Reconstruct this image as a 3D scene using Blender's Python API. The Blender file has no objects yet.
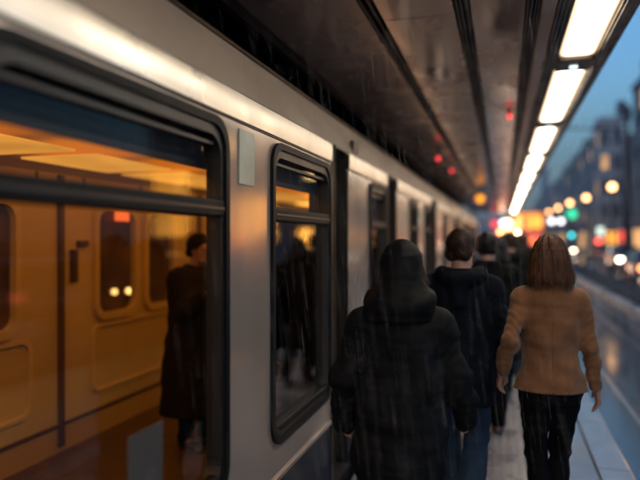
import bpy, bmesh, math, random
import numpy as np
from mathutils import Vector
random.seed(7)
R = math.radians
scene = bpy.context.scene
COL = scene.collection

# ------------------------------------------------------------------ helpers
def tag(o, label=None, cat=None, group=None, kind=None):
    if label: o['label'] = label
    if cat: o['category'] = cat
    if group: o['group'] = group
    if kind: o['kind'] = kind
    return o

def empty(name, loc, label=None, cat=None, group=None, rz=0.0):
    o = bpy.data.objects.new(name, None)
    COL.objects.link(o)
    o.location = loc
    o.rotation_euler = (0, 0, rz)
    o.empty_display_size = 0.2
    return tag(o, label, cat, group)

def wloc(o):
    v = Vector((0, 0, 0))
    while o is not None:
        v += Vector(o.location)
        o = o.parent
    return v

class MB:
    """collects polygons, then links them as one mesh object"""
    def __init__(s): s.v = []; s.f = []; s.m = []
    def add(s, vs, fs, m=0):
        b = len(s.v); s.v += [tuple(p) for p in vs]
        for f in fs: s.f.append([i + b for i in f]); s.m.append(m)
        return s
    def quad(s, a, b, c, d, m=0): return s.add([a, b, c, d], [(0, 1, 2, 3)], m)
    def box(s, x0, x1, y0, y1, z0, z1, m=0):
        vs = [(x, y, z) for x in (x0, x1) for y in (y0, y1) for z in (z0, z1)]
        return s.add(vs, [(0, 1, 3, 2), (4, 6, 7, 5), (0, 4, 5, 1), (2, 3, 7, 6), (0, 2, 6, 4), (1, 5, 7, 3)], m)
    def tube(s, p0, p1, r0, r1=None, n=12, m=0, cap=True):
        r1 = r0 if r1 is None else r1
        p0, p1 = Vector(p0), Vector(p1); d = (p1 - p0).normalized()
        a = d.orthogonal().normalized(); b = d.cross(a)
        vs = []
        for p, r in ((p0, r0), (p1, r1)):
            for i in range(n):
                t = 2 * math.pi * i / n
                vs.append(p + a * (r * math.cos(t)) + b * (r * math.sin(t)))
        fs = [(i, (i + 1) % n, n + (i + 1) % n, n + i) for i in range(n)]
        if cap: fs += [tuple(range(n))[::-1], tuple(range(n, 2 * n))]
        return s.add(vs, fs, m)
    def lathe(s, c, prof, n=16, m=0):
        vs = []
        for r, z in prof:
            for i in range(n):
                t = 2 * math.pi * i / n
                vs.append((c[0] + r * math.cos(t), c[1] + r * math.sin(t), c[2] + z))
        fs = []
        for k in range(len(prof) - 1):
            for i in range(n):
                j = (i + 1) % n
                fs.append((k * n + i, k * n + j, (k + 1) * n + j, (k + 1) * n + i))
        fs += [tuple(range(n))[::-1], tuple(range((len(prof) - 1) * n, len(prof) * n))]
        return s.add(vs, fs, m)
    def ball(s, c, r, n=14, m=0, sz=1.0):
        prof = [(max(1e-4, r * math.sin(math.pi * k / 8)), -r * sz * math.cos(math.pi * k / 8)) for k in range(9)]
        return s.lathe(c, prof, n, m)
    def extrude(s, rings, m=0, cap=True):
        n = len(rings[0]); vs = [p for r in rings for p in r]; fs = []
        for k in range(len(rings) - 1):
            for i in range(n):
                j = (i + 1) % n
                fs.append((k * n + i, k * n + j, (k + 1) * n + j, (k + 1) * n + i))
        if cap: fs += [tuple(range(n))[::-1], tuple(range((len(rings) - 1) * n, len(rings) * n))]
        return s.add(vs, fs, m)
    def build(s, name, mats, parent=None, smooth=False, bevel=0, seg=2, angle=35):
        me = bpy.data.meshes.new(name)
        off = wloc(parent) if parent is not None else Vector((0, 0, 0))
        me.from_pydata([(p[0] - off.x, p[1] - off.y, p[2] - off.z) for p in s.v], [], s.f)
        if not isinstance(mats, (list, tuple)): mats = [mats]
        for mt in mats:
            if mt is not None: me.materials.append(mt)
        me.polygons.foreach_set('material_index', s.m)
        bm = bmesh.new(); bm.from_mesh(me)
        bmesh.ops.recalc_face_normals(bm, faces=bm.faces)
        bm.to_mesh(me); bm.free()
        if smooth:
            me.polygons.foreach_set('use_smooth', [True] * len(me.polygons))
            try: me.set_sharp_from_angle(angle=R(angle))
            except Exception: pass
        o = bpy.data.objects.new(name, me); COL.objects.link(o)
        if parent is not None: o.parent = parent
        if bevel:
            b = o.modifiers.new('bevel', 'BEVEL'); b.width = bevel; b.segments = seg; b.limit_method = 'ANGLE'; b.angle_limit = R(40)
        return o

def copy_tree(o, parent=None):
    c = o.copy(); COL.objects.link(c); c.parent = parent
    for ch in list(o.children): copy_tree(ch, c)
    return c

# ------------------------------------------------------------------ materials
MATS = {}
def mat(name, base, rough=0.5, metal=0.0, var=0.15, vscale=3.0, stretch=(1, 1, 1), bump=0.0, bscale=60.0, rvar=0.0,
        rscale=4.0, spec=0.5, coat=0.0, bstretch=None, sheen=0.0):
    m = bpy.data.materials.new(name); m.use_nodes = True
    nt = m.node_tree; N = nt.nodes; L = nt.links
    p = N['Principled BSDF']
    tc = N.new('ShaderNodeTexCoord'); mp = N.new('ShaderNodeMapping'); mp.inputs['Scale'].default_value = stretch
    L.new(tc.outputs['Object'], mp.inputs['Vector'])
    nz = N.new('ShaderNodeTexNoise'); nz.inputs['Scale'].default_value = vscale; nz.inputs['Detail'].default_value = 6
    L.new(mp.outputs['Vector'], nz.inputs['Vector'])
    cr = N.new('ShaderNodeValToRGB')
    cr.color_ramp.elements[0].position = 0.3; cr.color_ramp.elements[1].position = 0.72
    cr.color_ramp.elements[0].color = tuple(max(0, c * (1 - var)) for c in base) + (1,)
    cr.color_ramp.elements[1].color = tuple(min(1, c * (1 + var)) for c in base) + (1,)
    L.new(nz.outputs['Fac'], cr.inputs['Fac']); L.new(cr.outputs['Color'], p.inputs['Base Color'])
    p.inputs['Metallic'].default_value = metal
    p.inputs['Roughness'].default_value = rough
    p.inputs['Specular IOR Level'].default_value = spec
    p.inputs['Coat Weight'].default_value = coat
    if sheen: p.inputs['Sheen Weight'].default_value = sheen; p.inputs['Sheen Roughness'].default_value = 0.5
    if rvar:
        n2 = N.new('ShaderNodeTexNoise'); n2.inputs['Scale'].default_value = rscale; n2.inputs['Detail'].default_value = 5
        L.new(mp.outputs['Vector'], n2.inputs['Vector'])
        mr = N.new('ShaderNodeMapRange'); mr.inputs['From Min'].default_value = 0.35; mr.inputs['From Max'].default_value = 0.65
        mr.inputs['To Min'].default_value = max(0.02, rough - rvar); mr.inputs['To Max'].default_value = min(1, rough + rvar)
        L.new(n2.outputs['Fac'], mr.inputs['Value']); L.new(mr.outputs['Result'], p.inputs['Roughness'])
    if bump:
        m2 = N.new('ShaderNodeMapping'); m2.inputs['Scale'].default_value = bstretch or (1, 1, 1)
        L.new(tc.outputs['Object'], m2.inputs['Vector'])
        n3 = N.new('ShaderNodeTexNoise'); n3.inputs['Scale'].default_value = bscale; n3.inputs['Detail'].default_value = 4
        L.new(m2.outputs['Vector'], n3.inputs['Vector'])
        bp = N.new('ShaderNodeBump'); bp.inputs['Strength'].default_value = bump; bp.inputs['Distance'].default_value = 0.02
        L.new(n3.outputs['Fac'], bp.inputs['Height']); L.new(bp.outputs['Normal'], p.inputs['Normal'])
    MATS[name] = m
    return m

def emit(name, col, s, var=0.0, vscale=3.0):
    m = bpy.data.materials.new(name); m.use_nodes = True
    nt = m.node_tree; N = nt.nodes; L = nt.links
    p = N['Principled BSDF']
    p.inputs['Base Color'].default_value = tuple(min(0.8, c * 0.8) for c in col) + (1,)
    p.inputs['Roughness'].default_value = 0.4
    p.inputs['Emission Color'].default_value = tuple(col) + (1,)
    p.inputs['Emission Strength'].default_value = s
    if var:
        tc = N.new('ShaderNodeTexCoord'); nz = N.new('ShaderNodeTexNoise'); nz.inputs['Scale'].default_value = vscale
        L.new(tc.outputs['Object'], nz.inputs['Vector'])
        mr = N.new('ShaderNodeMapRange'); mr.inputs['From Min'].default_value = 0.3; mr.inputs['From Max'].default_value = 0.7
        mr.inputs['To Min'].default_value = s * (1 - var); mr.inputs['To Max'].default_value = s * (1 + var)
        L.new(nz.outputs['Fac'], mr.inputs['Value']); L.new(mr.outputs['Result'], p.inputs['Emission Strength'])
    MATS[name] = m
    return m

def glass(name, tint, ior=1.5, rough=0.02, wob=0.0):
    m = bpy.data.materials.new(name); m.use_nodes = True
    nt = m.node_tree; N = nt.nodes; L = nt.links
    N.remove(N['Principled BSDF'])
    out = N['Material Output']
    tr = N.new('ShaderNodeBsdfTransparent'); tr.inputs['Color'].default_value = tuple(tint) + (1,)
    gl = N.new('ShaderNodeBsdfGlossy'); gl.inputs['Roughness'].default_value = rough
    # Schlick reflectance, the same from either side of a thin pane
    r0 = ((ior - 1) / (ior + 1)) ** 2
    lw = N.new('ShaderNodeLayerWeight'); lw.inputs['Blend'].default_value = .5
    pw = N.new('ShaderNodeMath'); pw.operation = 'POWER'; pw.inputs[1].default_value = 4.2; L.new(lw.outputs['Facing'], pw.inputs[0])
    fr = N.new('ShaderNodeMath'); fr.operation = 'MULTIPLY_ADD'; fr.inputs[1].default_value = 1 - r0; fr.inputs[2].default_value = r0; L.new(pw.outputs[0], fr.inputs[0])
    mx = N.new('ShaderNodeMixShader')
    L.new(fr.outputs[0], mx.inputs['Fac']); L.new(tr.outputs[0], mx.inputs[1]); L.new(gl.outputs[0], mx.inputs[2])
    L.new(mx.outputs[0], out.inputs['Surface'])
    if wob:
        tc = N.new('ShaderNodeTexCoord'); mp = N.new('ShaderNodeMapping'); mp.inputs['Scale'].default_value = (1, 9, 1.6)
        nz = N.new('ShaderNodeTexNoise'); nz.inputs['Scale'].default_value = 9
        bp = N.new('ShaderNodeBump'); bp.inputs['Strength'].default_value = wob; bp.inputs['Distance'].default_value = 0.01
        L.new(tc.outputs['Object'], mp.inputs['Vector']); L.new(mp.outputs['Vector'], nz.inputs['Vector'])
        L.new(nz.outputs['Fac'], bp.inputs['Height']); L.new(bp.outputs['Normal'], gl.inputs['Normal'])
    MATS[name] = m
    return m

M = MATS
mat('train_silver', (.53, .44, .39), .20, .55, .10, 2.0, (1, .6, .25), .015, 3, .07, 3, bstretch=(1, .6, .2))
mat('train_band', (.86, .80, .73), .32, .9, .08, 2.5, (1, 1, .5), .02, 2.2, .06, 3)
mat('train_upper', (.68, .56, .46), .38, .4, .12, 1.6, (1, .5, 1), .02, 4, .08, 3)
mat('train_roof', (.10, .095, .09), .6, .2)
mat('train_navy', (.009, .013, .030), .55, 0, .3, 2.0, (1, 1, .4), .05, 8, .1)
mat('black_rubber', (.012, .012, .013), .42, 0, .3, 8, bump=.05)
mat('frame_grey', (.006, .007, .009), .50, 0, .2, 5, spec=.14)
mat('frame_grey_light', (.06, .055, .055), .4, .3, .2, 5)
mat('pale_panel', (.38, .44, .40), .3, 0, .2, 5)
mat('door_dark', (.018, .015, .013), .45, .1, .3, 5)
mat('door_brown', (.11, .065, .03), .38, .4, .3, 6, (1, 1, .3))
mat('underframe', (.01, .01, .01), .8)
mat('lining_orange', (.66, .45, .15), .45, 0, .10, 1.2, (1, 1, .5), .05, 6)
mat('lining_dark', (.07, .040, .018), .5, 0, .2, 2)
mat('lining_seam', (.11, .055, .016), .5)
mat('lining_trim', (.72, .49, .17), .36, 0, .12, 3)
mat('car_floor', (.10, .055, .025), .4, 0, .3, 6)
mat('blind_dark', (.014, .013, .014), .7, 0, .5, 9, (1, 9, .7), .1, 12)
mat('sheet_grey', (.09, .085, .085), .7, 0, .1, 9)
mat('night_wall', (.020, .018, .018), .85, 0, .4, 2)
glass('car_glass', (.90, .88, .86), 1.36, .025, .012)
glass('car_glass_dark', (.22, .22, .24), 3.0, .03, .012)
glass('tint_glass', (.25, .26, .28), 1.5, .03)
emit('cabin_fill_lamp', (1, .46, .06), 3.6)
emit('cabin_lamp', (1, .44, .055), .72, .25, 2.0)
emit('cabin_lamp_low', (1, .48, .07), 3.0)
emit('panel_light', (1.0, .85, .65), 12)
def soften_panel():
    nt = MATS['panel_light'].node_tree; N = nt.nodes; L = nt.links; p = N['Principled BSDF']
    tc = N.new('ShaderNodeTexCoord'); sp = N.new('ShaderNodeSeparateXYZ'); L.new(tc.outputs['Generated'], sp.inputs[0])
    res = []
    for ax, wd in (('X', .30), ('Y', .05)):
        pp = N.new('ShaderNodeMath'); pp.operation = 'PINGPONG'; pp.inputs[1].default_value = .5; L.new(sp.outputs[ax], pp.inputs[0])
        mr = N.new('ShaderNodeMapRange'); mr.interpolation_type = 'SMOOTHSTEP'; mr.inputs['From Max'].default_value = wd; mr.inputs['To Min'].default_value = .08; L.new(pp.outputs[0], mr.inputs['Value']); res.append(mr)
    mu = N.new('ShaderNodeMath'); mu.operation = 'MULTIPLY'; L.new(res[0].outputs[0], mu.inputs[0]); L.new(res[1].outputs[0], mu.inputs[1])
    st = N.new('ShaderNodeMath'); st.operation = 'MULTIPLY'; st.inputs[1].default_value = 21; L.new(mu.outputs[0], st.inputs[0]); L.new(st.outputs[0], p.inputs['Emission Strength'])
    cr = N.new('ShaderNodeValToRGB'); cr.color_ramp.elements[0].color = (1, .62, .32, 1); cr.color_ramp.elements[1].color = (1, .84, .62, 1); cr.color_ramp.elements[1].position = .5
    L.new(mu.outputs[0], cr.inputs['Fac']); L.new(cr.outputs['Color'], p.inputs['Emission Color'])
soften_panel()
emit('led_white', (.75, .95, 1.0), 2.2)
mat('ceiling_brown', (.84, .60, .48), .20, .6, .26, 1.6, (1, .5, 1), .12, 5.0, .13, 2.6, bstretch=(1, .5, 1))
mat('ceiling_brown_dull', (.82, .56, .43), .22, .35, .28, 1.3, (1, .6, 1), .12, 5, .13, 2.4, bstretch=(1, .5, 1))
mat('ceiling_seam', (.022, .018, .015), .6)
mat('ceiling_beam', (.42, .29, .20), .35, .4, .2, 2, (1, .3, 1), .04, 6, .08)
mat('steel_dark', (.045, .035, .03), .4, .5, .3, 3, rvar=.1)
mat('steel_black', (.012, .011, .011), .7, 0, .4, 1.2, (1, .3, 1))
mat('slab_wet', (.19, .19, .20), .15, 0, .35, 1.6, (1, .6, 1), .05, 26, .11, 1.8, spec=.8)
mat('tactile_wet', (.29, .26, .25), .30, 0, .25, 3, (1, 1, 1), .06, 60, .12, 3, spec=.6)
mat('coping_wet', (.24, .25, .28), .13, 0, .25, 3, (1, .4, 1), .04, 40, .09, 2.5, spec=.8)
mat('joint_dark', (.03, .03, .033), .4)
mat('asphalt_wet', (.07, .08, .095), .10, 0, .4, .8, (1, .35, 1), .05, 9, .06, 1.0, spec=.9, bstretch=(1, .35, 1))
mat('road_wet', (.15, .165, .18), .16, 0, .3, .5, (1, .4, 1), .08, 7, .10, .8, spec=.7)
mat('ground_dark', (.03, .03, .032), .6, 0, .3, .4)
mat('pavement_wet', (.11, .115, .125), .3, 0, .3, .6, (1, 1, 1), .06, 20, .12, 1, spec=.6)
mat('kerb_stone', (.42, .44, .48), .30, 0, .25, 2, (1, .3, 1), .1, 30, .1)
mat('ballast', (.026, .025, .025), .75, 0, .6, 22, bump=.9, bscale=26)
mat('rail_steel', (.42, .40, .40), .18, 1.0, .15, 3, (1, .2, 1))
mat('paint_white', (.6, .6, .58), .4, 0, .3, 4)
mat('lamp_post', (.04, .045, .05), .4, .4)
emit('globe_warm', (1.0, .50, .19), 9)
emit('globe_white', (.95, .93, 1.0), 5)
emit('globe_near', (1.0, .60, .22), 14)
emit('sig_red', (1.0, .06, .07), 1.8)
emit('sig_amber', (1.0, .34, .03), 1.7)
emit('sig_green', (.02, .70, .36), 2.0)
emit('sig_cyan', (.06, .80, .85), 5)
emit('shop_orange_near', (1.0, .42, .06), 6, .4, 1.5)
emit('shop_orange', (1.0, .42, .05), 1.8, .4, 1.5)
emit('shop_red', (1.0, .10, .06), 1.5, .3, 1.5)
emit('shop_white', (.75, .95, .85), 1.6, .4, 1.2)
emit('amber_window', (1.0, .34, .04), 1.9, .6, 1.6)
emit('yellow_window', (1.0, .56, .14), 2.6, .3, 1.1)
emit('head_lamp', (1.0, .80, .60), 25)
emit('tail_lamp', (1.0, .10, .06), 5)
emit('indicator_orange', (1.0, .26, .05), 8)
emit('bulb_warm', (1.0, .55, .16), 6)
mat('tram_red', (.36, .03, .025), .25, .1, .1, 2, coat=.5)
mat('tram_cream', (.6, .5, .38), .3, .1, .1, 2)
mat('car_blue', (.07, .09, .15), .22, .4, .1, 2, coat=.6)
mat('car_grey', (.13, .135, .145), .22, .5, .1, 2, coat=.6)
mat('car_red', (.25, .025, .02), .22, .3, .1, 2, coat=.6)
mat('tyre', (.012, .012, .012), .7)
mat('rim', (.35, .35, .36), .3, .9)
BW = []
for i, c in enumerate([(.07, .075, .10), (.42, .46, .52), (.10, .11, .14), (.20, .21, .25), (.19, .21, .26), (.24, .27, .33), (.22, .25, .31)]):  # street haze mixed into the wall colours as lighter, bluer tones
    BW.append(mat('facade_%d' % i, c, .75, 0, .3, .35, (1, 1, .6), .2, 3))
mat('facade_trim', (.22, .23, .26), .7, 0, .2, 1)
mat('roof_slate', (.06, .065, .08), .6, 0, .3, 1)
mat('win_dark', (.018, .022, .03), .12, 0, .3, .5)
emit('win_lit', (1.0, .55, .2), .9, .5, .7)

# people
mat('skin', (.36, .19, .135), .5, 0, .10, 14, bump=.04, bscale=120)
mat('eye_dark', (.02, .015, .012), .2)
mat('lip', (.36, .13, .11), .45)
mat('coat_black', (.0032, .0034, .004), .85, 0, .35, 7, bump=.25, bscale=24, bstretch=(1, 1, 1.6), spec=.06)
mat('coat_nylon', (.0050, .0052, .0062), .66, 0, .35, 7, bump=.22, bscale=20, bstretch=(1, 1, 1.8), spec=.09)
mat('coat_navy', (.0045, .006, .0105), .85, 0, .3, 8, bump=.25, bscale=30, spec=.06)
mat('coat_charcoal', (.005, .005, .0056), .85, 0, .3, 8, bump=.25, bscale=30, spec=.06)
mat('coat_brownish', (.010, .007, .006), .85, 0, .3, 8, bump=.25, bscale=30, spec=.06)
mat('coat_dark_brown', (.012, .008, .006), .8, 0, .3, 8, bump=.25, bscale=30, spec=.2)
mat('coat_olive', (.007, .0075, .0065), .85, 0, .3, 8, bump=.25, bscale=30, spec=.06)
mat('trouser_black', (.0045, .0045, .0055), .85, 0, .3, 12, bump=.3, bscale=30, bstretch=(1, 1, .5), spec=.06)
mat('jeans_blue', (.014, .030, .058), .75, 0, .35, 14, (1, 1, .6), bump=.3, bscale=40, bstretch=(1, 1, .5), spec=.2)
mat('shoe_black', (.012, .011, .011), .4, 0, .2, 10)
mat('shoe_brown', (.09, .045, .025), .45, 0, .2, 10)
mat('phone_black', (.01, .01, .012), .2)

def hair_mat(name, base):
    m = mat(name, base, .5, 0, .55, 34, (1, 1, .12), bump=.4, bscale=90, bstretch=(1, 1, .06), spec=.18)
    return m
hair_mat('hair_brown', (.024, .012, .0075)); hair_mat('hair_dark', (.009, .006, .005)); hair_mat('hair_chestnut', (.058, .024, .0115))

def camel_cloth():
    m = mat('coat_camel', (.16, .070, .030), .85, 0, .14, 16, bump=.22, bscale=150, spec=.2, sheen=.15)
    nt = m.node_tree; N = nt.nodes; L = nt.links
    p = N['Principled BSDF']
    # centre-back and princess seams pressed in as bump, plus soft woven folds
    tc = N.new('ShaderNodeTexCoord'); sx = N.new('ShaderNodeSeparateXYZ'); L.new(tc.outputs['Object'], sx.inputs[0])
    ab = N.new('ShaderNodeMath'); ab.operation = 'ABSOLUTE'; L.new(sx.outputs['X'], ab.inputs[0])
    pp = ab
    mr = N.new('ShaderNodeMapRange'); mr.interpolation_type = 'SMOOTHSTEP'
    mr.inputs['From Min'].default_value = 0; mr.inputs['From Max'].default_value = .005
    L.new(pp.outputs[0], mr.inputs['Value'])
    b2 = N.new('ShaderNodeBump'); b2.inputs['Strength'].default_value = .35; b2.inputs['Distance'].default_value = .006
    L.new(mr.outputs['Result'], b2.inputs['Height'])
    old = [n for n in N if n.type == 'BUMP' and n != b2][0]
    L.new(old.outputs['Normal'], b2.inputs['Normal']); L.new(b2.outputs['Normal'], p.inputs['Normal'])
camel_cloth()

# rain drops: thin clear water
def misted(name, col, fac):
    m = bpy.data.materials.new(name); m.use_nodes = True
    nt = m.node_tree; N = nt.nodes; L = nt.links; p = N['Principled BSDF']
    p.inputs['Base Color'].default_value = tuple(col) + (1,); p.inputs['Roughness'].default_value = .12
    tc = N.new('ShaderNodeTexCoord'); nz = N.new('ShaderNodeTexNoise'); nz.inputs['Scale'].default_value = 3.5; L.new(tc.outputs['Object'], nz.inputs['Vector'])
    mr = N.new('ShaderNodeMapRange'); mr.inputs['From Min'].default_value = .3; mr.inputs['From Max'].default_value = .7; mr.inputs['To Min'].default_value = fac * .6; mr.inputs['To Max'].default_value = fac * 1.4; L.new(nz.outputs['Fac'], mr.inputs['Value'])
    tr = N.new('ShaderNodeBsdfTransparent'); mx = N.new('ShaderNodeMixShader'); L.new(mr.outputs['Result'], mx.inputs['Fac'])
    L.new(tr.outputs[0], mx.inputs[1]); L.new(p.outputs[0], mx.inputs[2]); L.new(mx.outputs[0], N['Material Output'].inputs['Surface'])
    MATS[name] = m
misted('misted_pane', (.34, .20, .12), .40)
def rain_mat():
    m = bpy.data.materials.new('rain_water'); m.use_nodes = True
    nt = m.node_tree; N = nt.nodes; L = nt.links
    p = N['Principled BSDF']; out = N['Material Output']
    p.inputs['Base Color'].default_value = (.8, .82, .85, 1); p.inputs['Roughness'].default_value = .1
    tr = N.new('ShaderNodeBsdfTransparent'); mx = N.new('ShaderNodeMixShader'); mx.inputs['Fac'].default_value = .16
    L.new(tr.outputs[0], mx.inputs[1]); L.new(p.outputs[0], mx.inputs[2]); L.new(mx.outputs[0], out.inputs['Surface'])
    MATS['rain_water'] = m
rain_mat()

# ------------------------------------------------------------------ camera, world, sun
YAW = math.atan(183 / 620)
cam = bpy.data.cameras.new('camera'); co = bpy.data.objects.new('camera', cam); COL.objects.link(co)
co.location = (0, 0, 1.65); co.rotation_euler = (R(90 - .18), 0, YAW)
cam.sensor_width = 36; cam.lens = 34.9; cam.clip_start = .05; cam.clip_end = 3000
cam.dof.use_dof = True; cam.dof.focus_distance = 3.1; cam.dof.aperture_fstop = .68
scene.camera = co
w = bpy.data.worlds.new('World'); scene.world = w; w.use_nodes = True
nt = w.node_tree; bg = nt.nodes['Background']
sky = nt.nodes.new('ShaderNodeTexSky'); sky.sky_type = 'NISHITA'; sky.sun_disc = False
sky.sun_elevation = R(4.0); sky.sun_rotation = R(180); sky.altitude = 50; sky.air_density = 1.0; sky.dust_density = 1.2; sky.ozone_density = 3.6
# dusk haze low over the horizon, bluer air above
tcw = nt.nodes.new('ShaderNodeTexCoord'); sxw = nt.nodes.new('ShaderNodeSeparateXYZ'); nt.links.new(tcw.outputs['Generated'], sxw.inputs[0])
mrw = nt.nodes.new('ShaderNodeMapRange'); mrw.interpolation_type = 'SMOOTHSTEP'; mrw.inputs['From Min'].default_value = -.02; mrw.inputs['From Max'].default_value = .30; mrw.inputs['To Min'].default_value = .85; mrw.inputs['To Max'].default_value = 0
nt.links.new(sxw.outputs['Z'], mrw.inputs['Value'])
mxw = nt.nodes.new('ShaderNodeMix'); mxw.data_type = 'RGBA'; nt.links.new(mrw.outputs['Result'], mxw.inputs['Factor'])
nt.links.new(sky.outputs[0], mxw.inputs['A']); mxw.inputs['B'].default_value = (.30, .60, .92, 1)
nt.links.new(mxw.outputs['Result'], bg.inputs['Color']); bg.inputs['Strength'].default_value = .42
sl = bpy.data.lights.new('dusk_sun', 'SUN'); sl.energy = .04; sl.angle = R(20); sl.color = (.75, .85, 1.0)
so = bpy.data.objects.new('dusk_sun', sl); COL.objects.link(so); so.rotation_euler = (R(86), 0, 0)
scene.view_settings.view_transform = 'Standard'; scene.view_settings.look = 'None'; scene.view_settings.exposure = 0
cy = scene.cycles
cy.use_denoising = True
try: cy.denoiser = 'OPENIMAGEDENOISE'
except Exception: pass
cy.sample_clamp_indirect = 8.0; cy.sample_clamp_direct = 0
cy.max_bounces = 8; cy.transparent_max_bounces = 16; cy.glossy_bounces = 5; cy.diffuse_bounces = 3
cy.use_adaptive_sampling = True; cy.adaptive_threshold = .02
cy.filter_width = 2.2

# ------------------------------------------------------------------ the ground, road, platform
RD = -.30
MB().quad((-400, -60, RD - .012), (400, -60, RD - .012), (400, 900, RD - .012), (-400, 900, RD - .012)).build('ground', M['ground_dark'])['kind'] = 'structure'
tag(MB().quad((.87, -20, RD - .004), (3.25, -20, RD - .004), (3.25, 140, RD - .004), (.87, 140, RD - .004)).build('tram_road', M['asphalt_wet']), kind='structure')
tag(MB().quad((5.05, -20, RD - .004), (9.0, -20, RD - .004), (9.0, 240, RD - .004), (5.05, 240, RD - .004)).build('road', M['road_wet']), kind='structure')
m = MB().box(9.15, 40, -20, 240, RD - .01, RD + .12)
tag(m.build('pavement', M['pavement_wet']), kind='structure')
tag(MB().box(9.0, 9.148, -20, 240, RD - .01, RD + .125).build('kerb', M['kerb_stone'], bevel=.02), kind='structure')
# median: kerb, ballast bed
mk = MB()
y = -20
while y < 140:
    mk.box(3.25, 3.52, y, y + 1.985, RD - .01, RD + .13); mk.box(4.95, 5.048, y, y + 1.985, RD - .01, RD + .12); y += 2
tag(mk.build('median_kerb', M['kerb_stone'], bevel=.015), kind='structure')
mb = MB(); nx, ny = 8, 300
vs = []
for j in range(ny + 1):
    for i in range(nx + 1):
        vs.append((3.52 + 1.43 * i / nx, -20 + 160 * j / ny, RD + .16 + .07 * random.random() + .10 * math.sin(math.pi * i / nx)))
mb.add(vs, [(j * (nx + 1) + i, j * (nx + 1) + i + 1, (j + 1) * (nx + 1) + i + 1, (j + 1) * (nx + 1) + i) for j in range(ny) for i in range(nx)])
tag(mb.build('ballast_bed', M['ballast'], smooth=True, angle=60), kind='structure')
for x in (1.40, 2.30, 2.78):
    MB().box(x - .028, x + .028, -20, 140, RD - .003, RD + .006).build('tram_rail', M['rail_steel'], bevel=.003)['kind'] = 'structure'
    MB().quad((x + .03, -20, RD), (x + .075, -20, RD), (x + .075, 140, RD), (x + .03, 140, RD)).build('rail_groove', M['joint_dark'])['kind'] = 'structure'
# platform
pl = empty('platform', (0, 0, 0)); pl['kind'] = 'structure'
PX0, PX1 = -1.0, .87
s = MB()
s.box(PX0, PX1, -12, 60, -1.0, -.03)
o_ = s.build('platform_base', M['joint_dark'], pl)
s = MB()
def slabs(mb_, xa, xb, L, g=.006, z=0.0, off=0.0):
    y_ = -12 + off
    while y_ < 60:
        dz = random.uniform(-.0012, .0012)
        mb_.box(xa + g / 2, xb - g / 2, y_ + g / 2, min(60, y_ + L) - g / 2, -.028, z + dz); y_ += L
slabs(s, -1.0, -.72, .9); slabs(s, -.72, -.40, .6, off=-.3)
slabs(s, .16, .40, .6); slabs(s, .40, .64, .6, off=-.3)
s.build('paving_slab', M['slab_wet'], pl, bevel=.003, seg=1)
s = MB(); slabs(s, .64, .87, 1.2, .007, .012)
s.build('edge_coping', M['coping_wet'], pl, bevel=.008)
s = MB(); slabs(s, -.40, .16, .56, .005, .002)
tac = s
for j in range(0, 290):
    yy = .6 + j * .06
    for i in range(9):
        xx = -.36 + i * .06
        n = 6
        a_ = [(xx + .017 * math.cos(6.283 * k / n), yy + .017 * math.sin(6.283 * k / n), .0015) for k in range(n)]
        b_ = [(xx + .009 * math.cos(6.283 * k / n), yy + .009 * math.sin(6.283 * k / n), .0085) for k in range(n)]
        tac.add(a_ + b_, [(k, (k + 1) % n, n + (k + 1) % n, n + k) for k in range(n)] + [tuple(range(n, 2 * n))])
tac.build('tactile_paving', M['tactile_wet'], pl)

# ------------------------------------------------------------------ station canopy
cz = 3.10
can = empty('canopy', (0, 0, cz), 'long brown panelled platform canopy overhead with a row of light panels along its edge', 'canopy')
CY0, CY1 = -8.0, 37.0
def strip(name, xa, xb, za, zb, mt, bevel=0, y0=CY0, y1=CY1, parent=can):
    return MB().box(xa, xb, y0, y1, za, zb).build(name, mt, parent, bevel=bevel)
# ceiling panels with seams every 1.55 m (a dark backing shows in the joints)
strip('ceiling_backing', -1.57, .80, cz + .03, cz + .12, M['ceiling_seam'])
def panels(xa, xb, L, off, mt):
    mb_ = MB(); y_ = CY0 - off
    while y_ < CY1:
        mb_.box(xa, xb, max(CY0, y_) + .006, min(CY1, y_ + L) - .006, cz + random.uniform(0, .004), cz + .028); y_ += L
    mb_.build('ceiling_panel', mt, can, bevel=.004, seg=1)
panels(-1.57, -.865, 1.9, .5, M['ceiling_brown_dull'])
panels(-.765, -.30, 1.9, 1.2, M['ceiling_brown'])
panels(-.20, .135, 1.9, .2, M['ceiling_brown'])
for xs in ((-.845, -.83), (-.80, -.785)): strip('slot_rail', xs[0], xs[1], cz - .012, cz + .028, M['steel_dark'], .003)
for xs in ((-.285, -.272), (-.256, -.244), (-.228, -.215)): strip('slot_rail', xs[0], xs[1], cz - .012, cz + .028, M['steel_dark'], .003)
for xs in ((.140, .154), (.162, .176), (.186, .198), (.205, .217)): strip('slot_rail', xs[0], xs[1], cz - .02, cz + .028, M['steel_dark'], .003)
strip('edge_beam', .222, .315, cz - .035, cz + .028, M['ceiling_beam'], .012)
for xs in ((.320, .338), (.346, .362), (.372, .392)): strip('slot_rail', xs[0], xs[1], cz - .03, cz + .028, M['steel_dark'], .003)
strip('light_tray', .395, .70, cz + .008, cz + .028, M['steel_dark'])
strip('tray_lip', .396, .412, cz - .045, cz + .007, M['steel_dark'], .004)
strip('tray_lip', .684, .70, cz - .045, cz + .007, M['steel_dark'], .004)
strip('edge_fascia', .702, .735, cz - .055, cz + .20, M['steel_dark'], .006)
strip('edge_fascia', .738, .80, cz - .03, cz + .22, M['steel_dark'], .006)
strip('canopy_roof', -5.2, .80, cz + .40, cz + .46, M['steel_black'])
strip('inner_fascia', -1.64, -1.575, cz - .06, cz + .39, M['steel_black'], .006)
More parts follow.
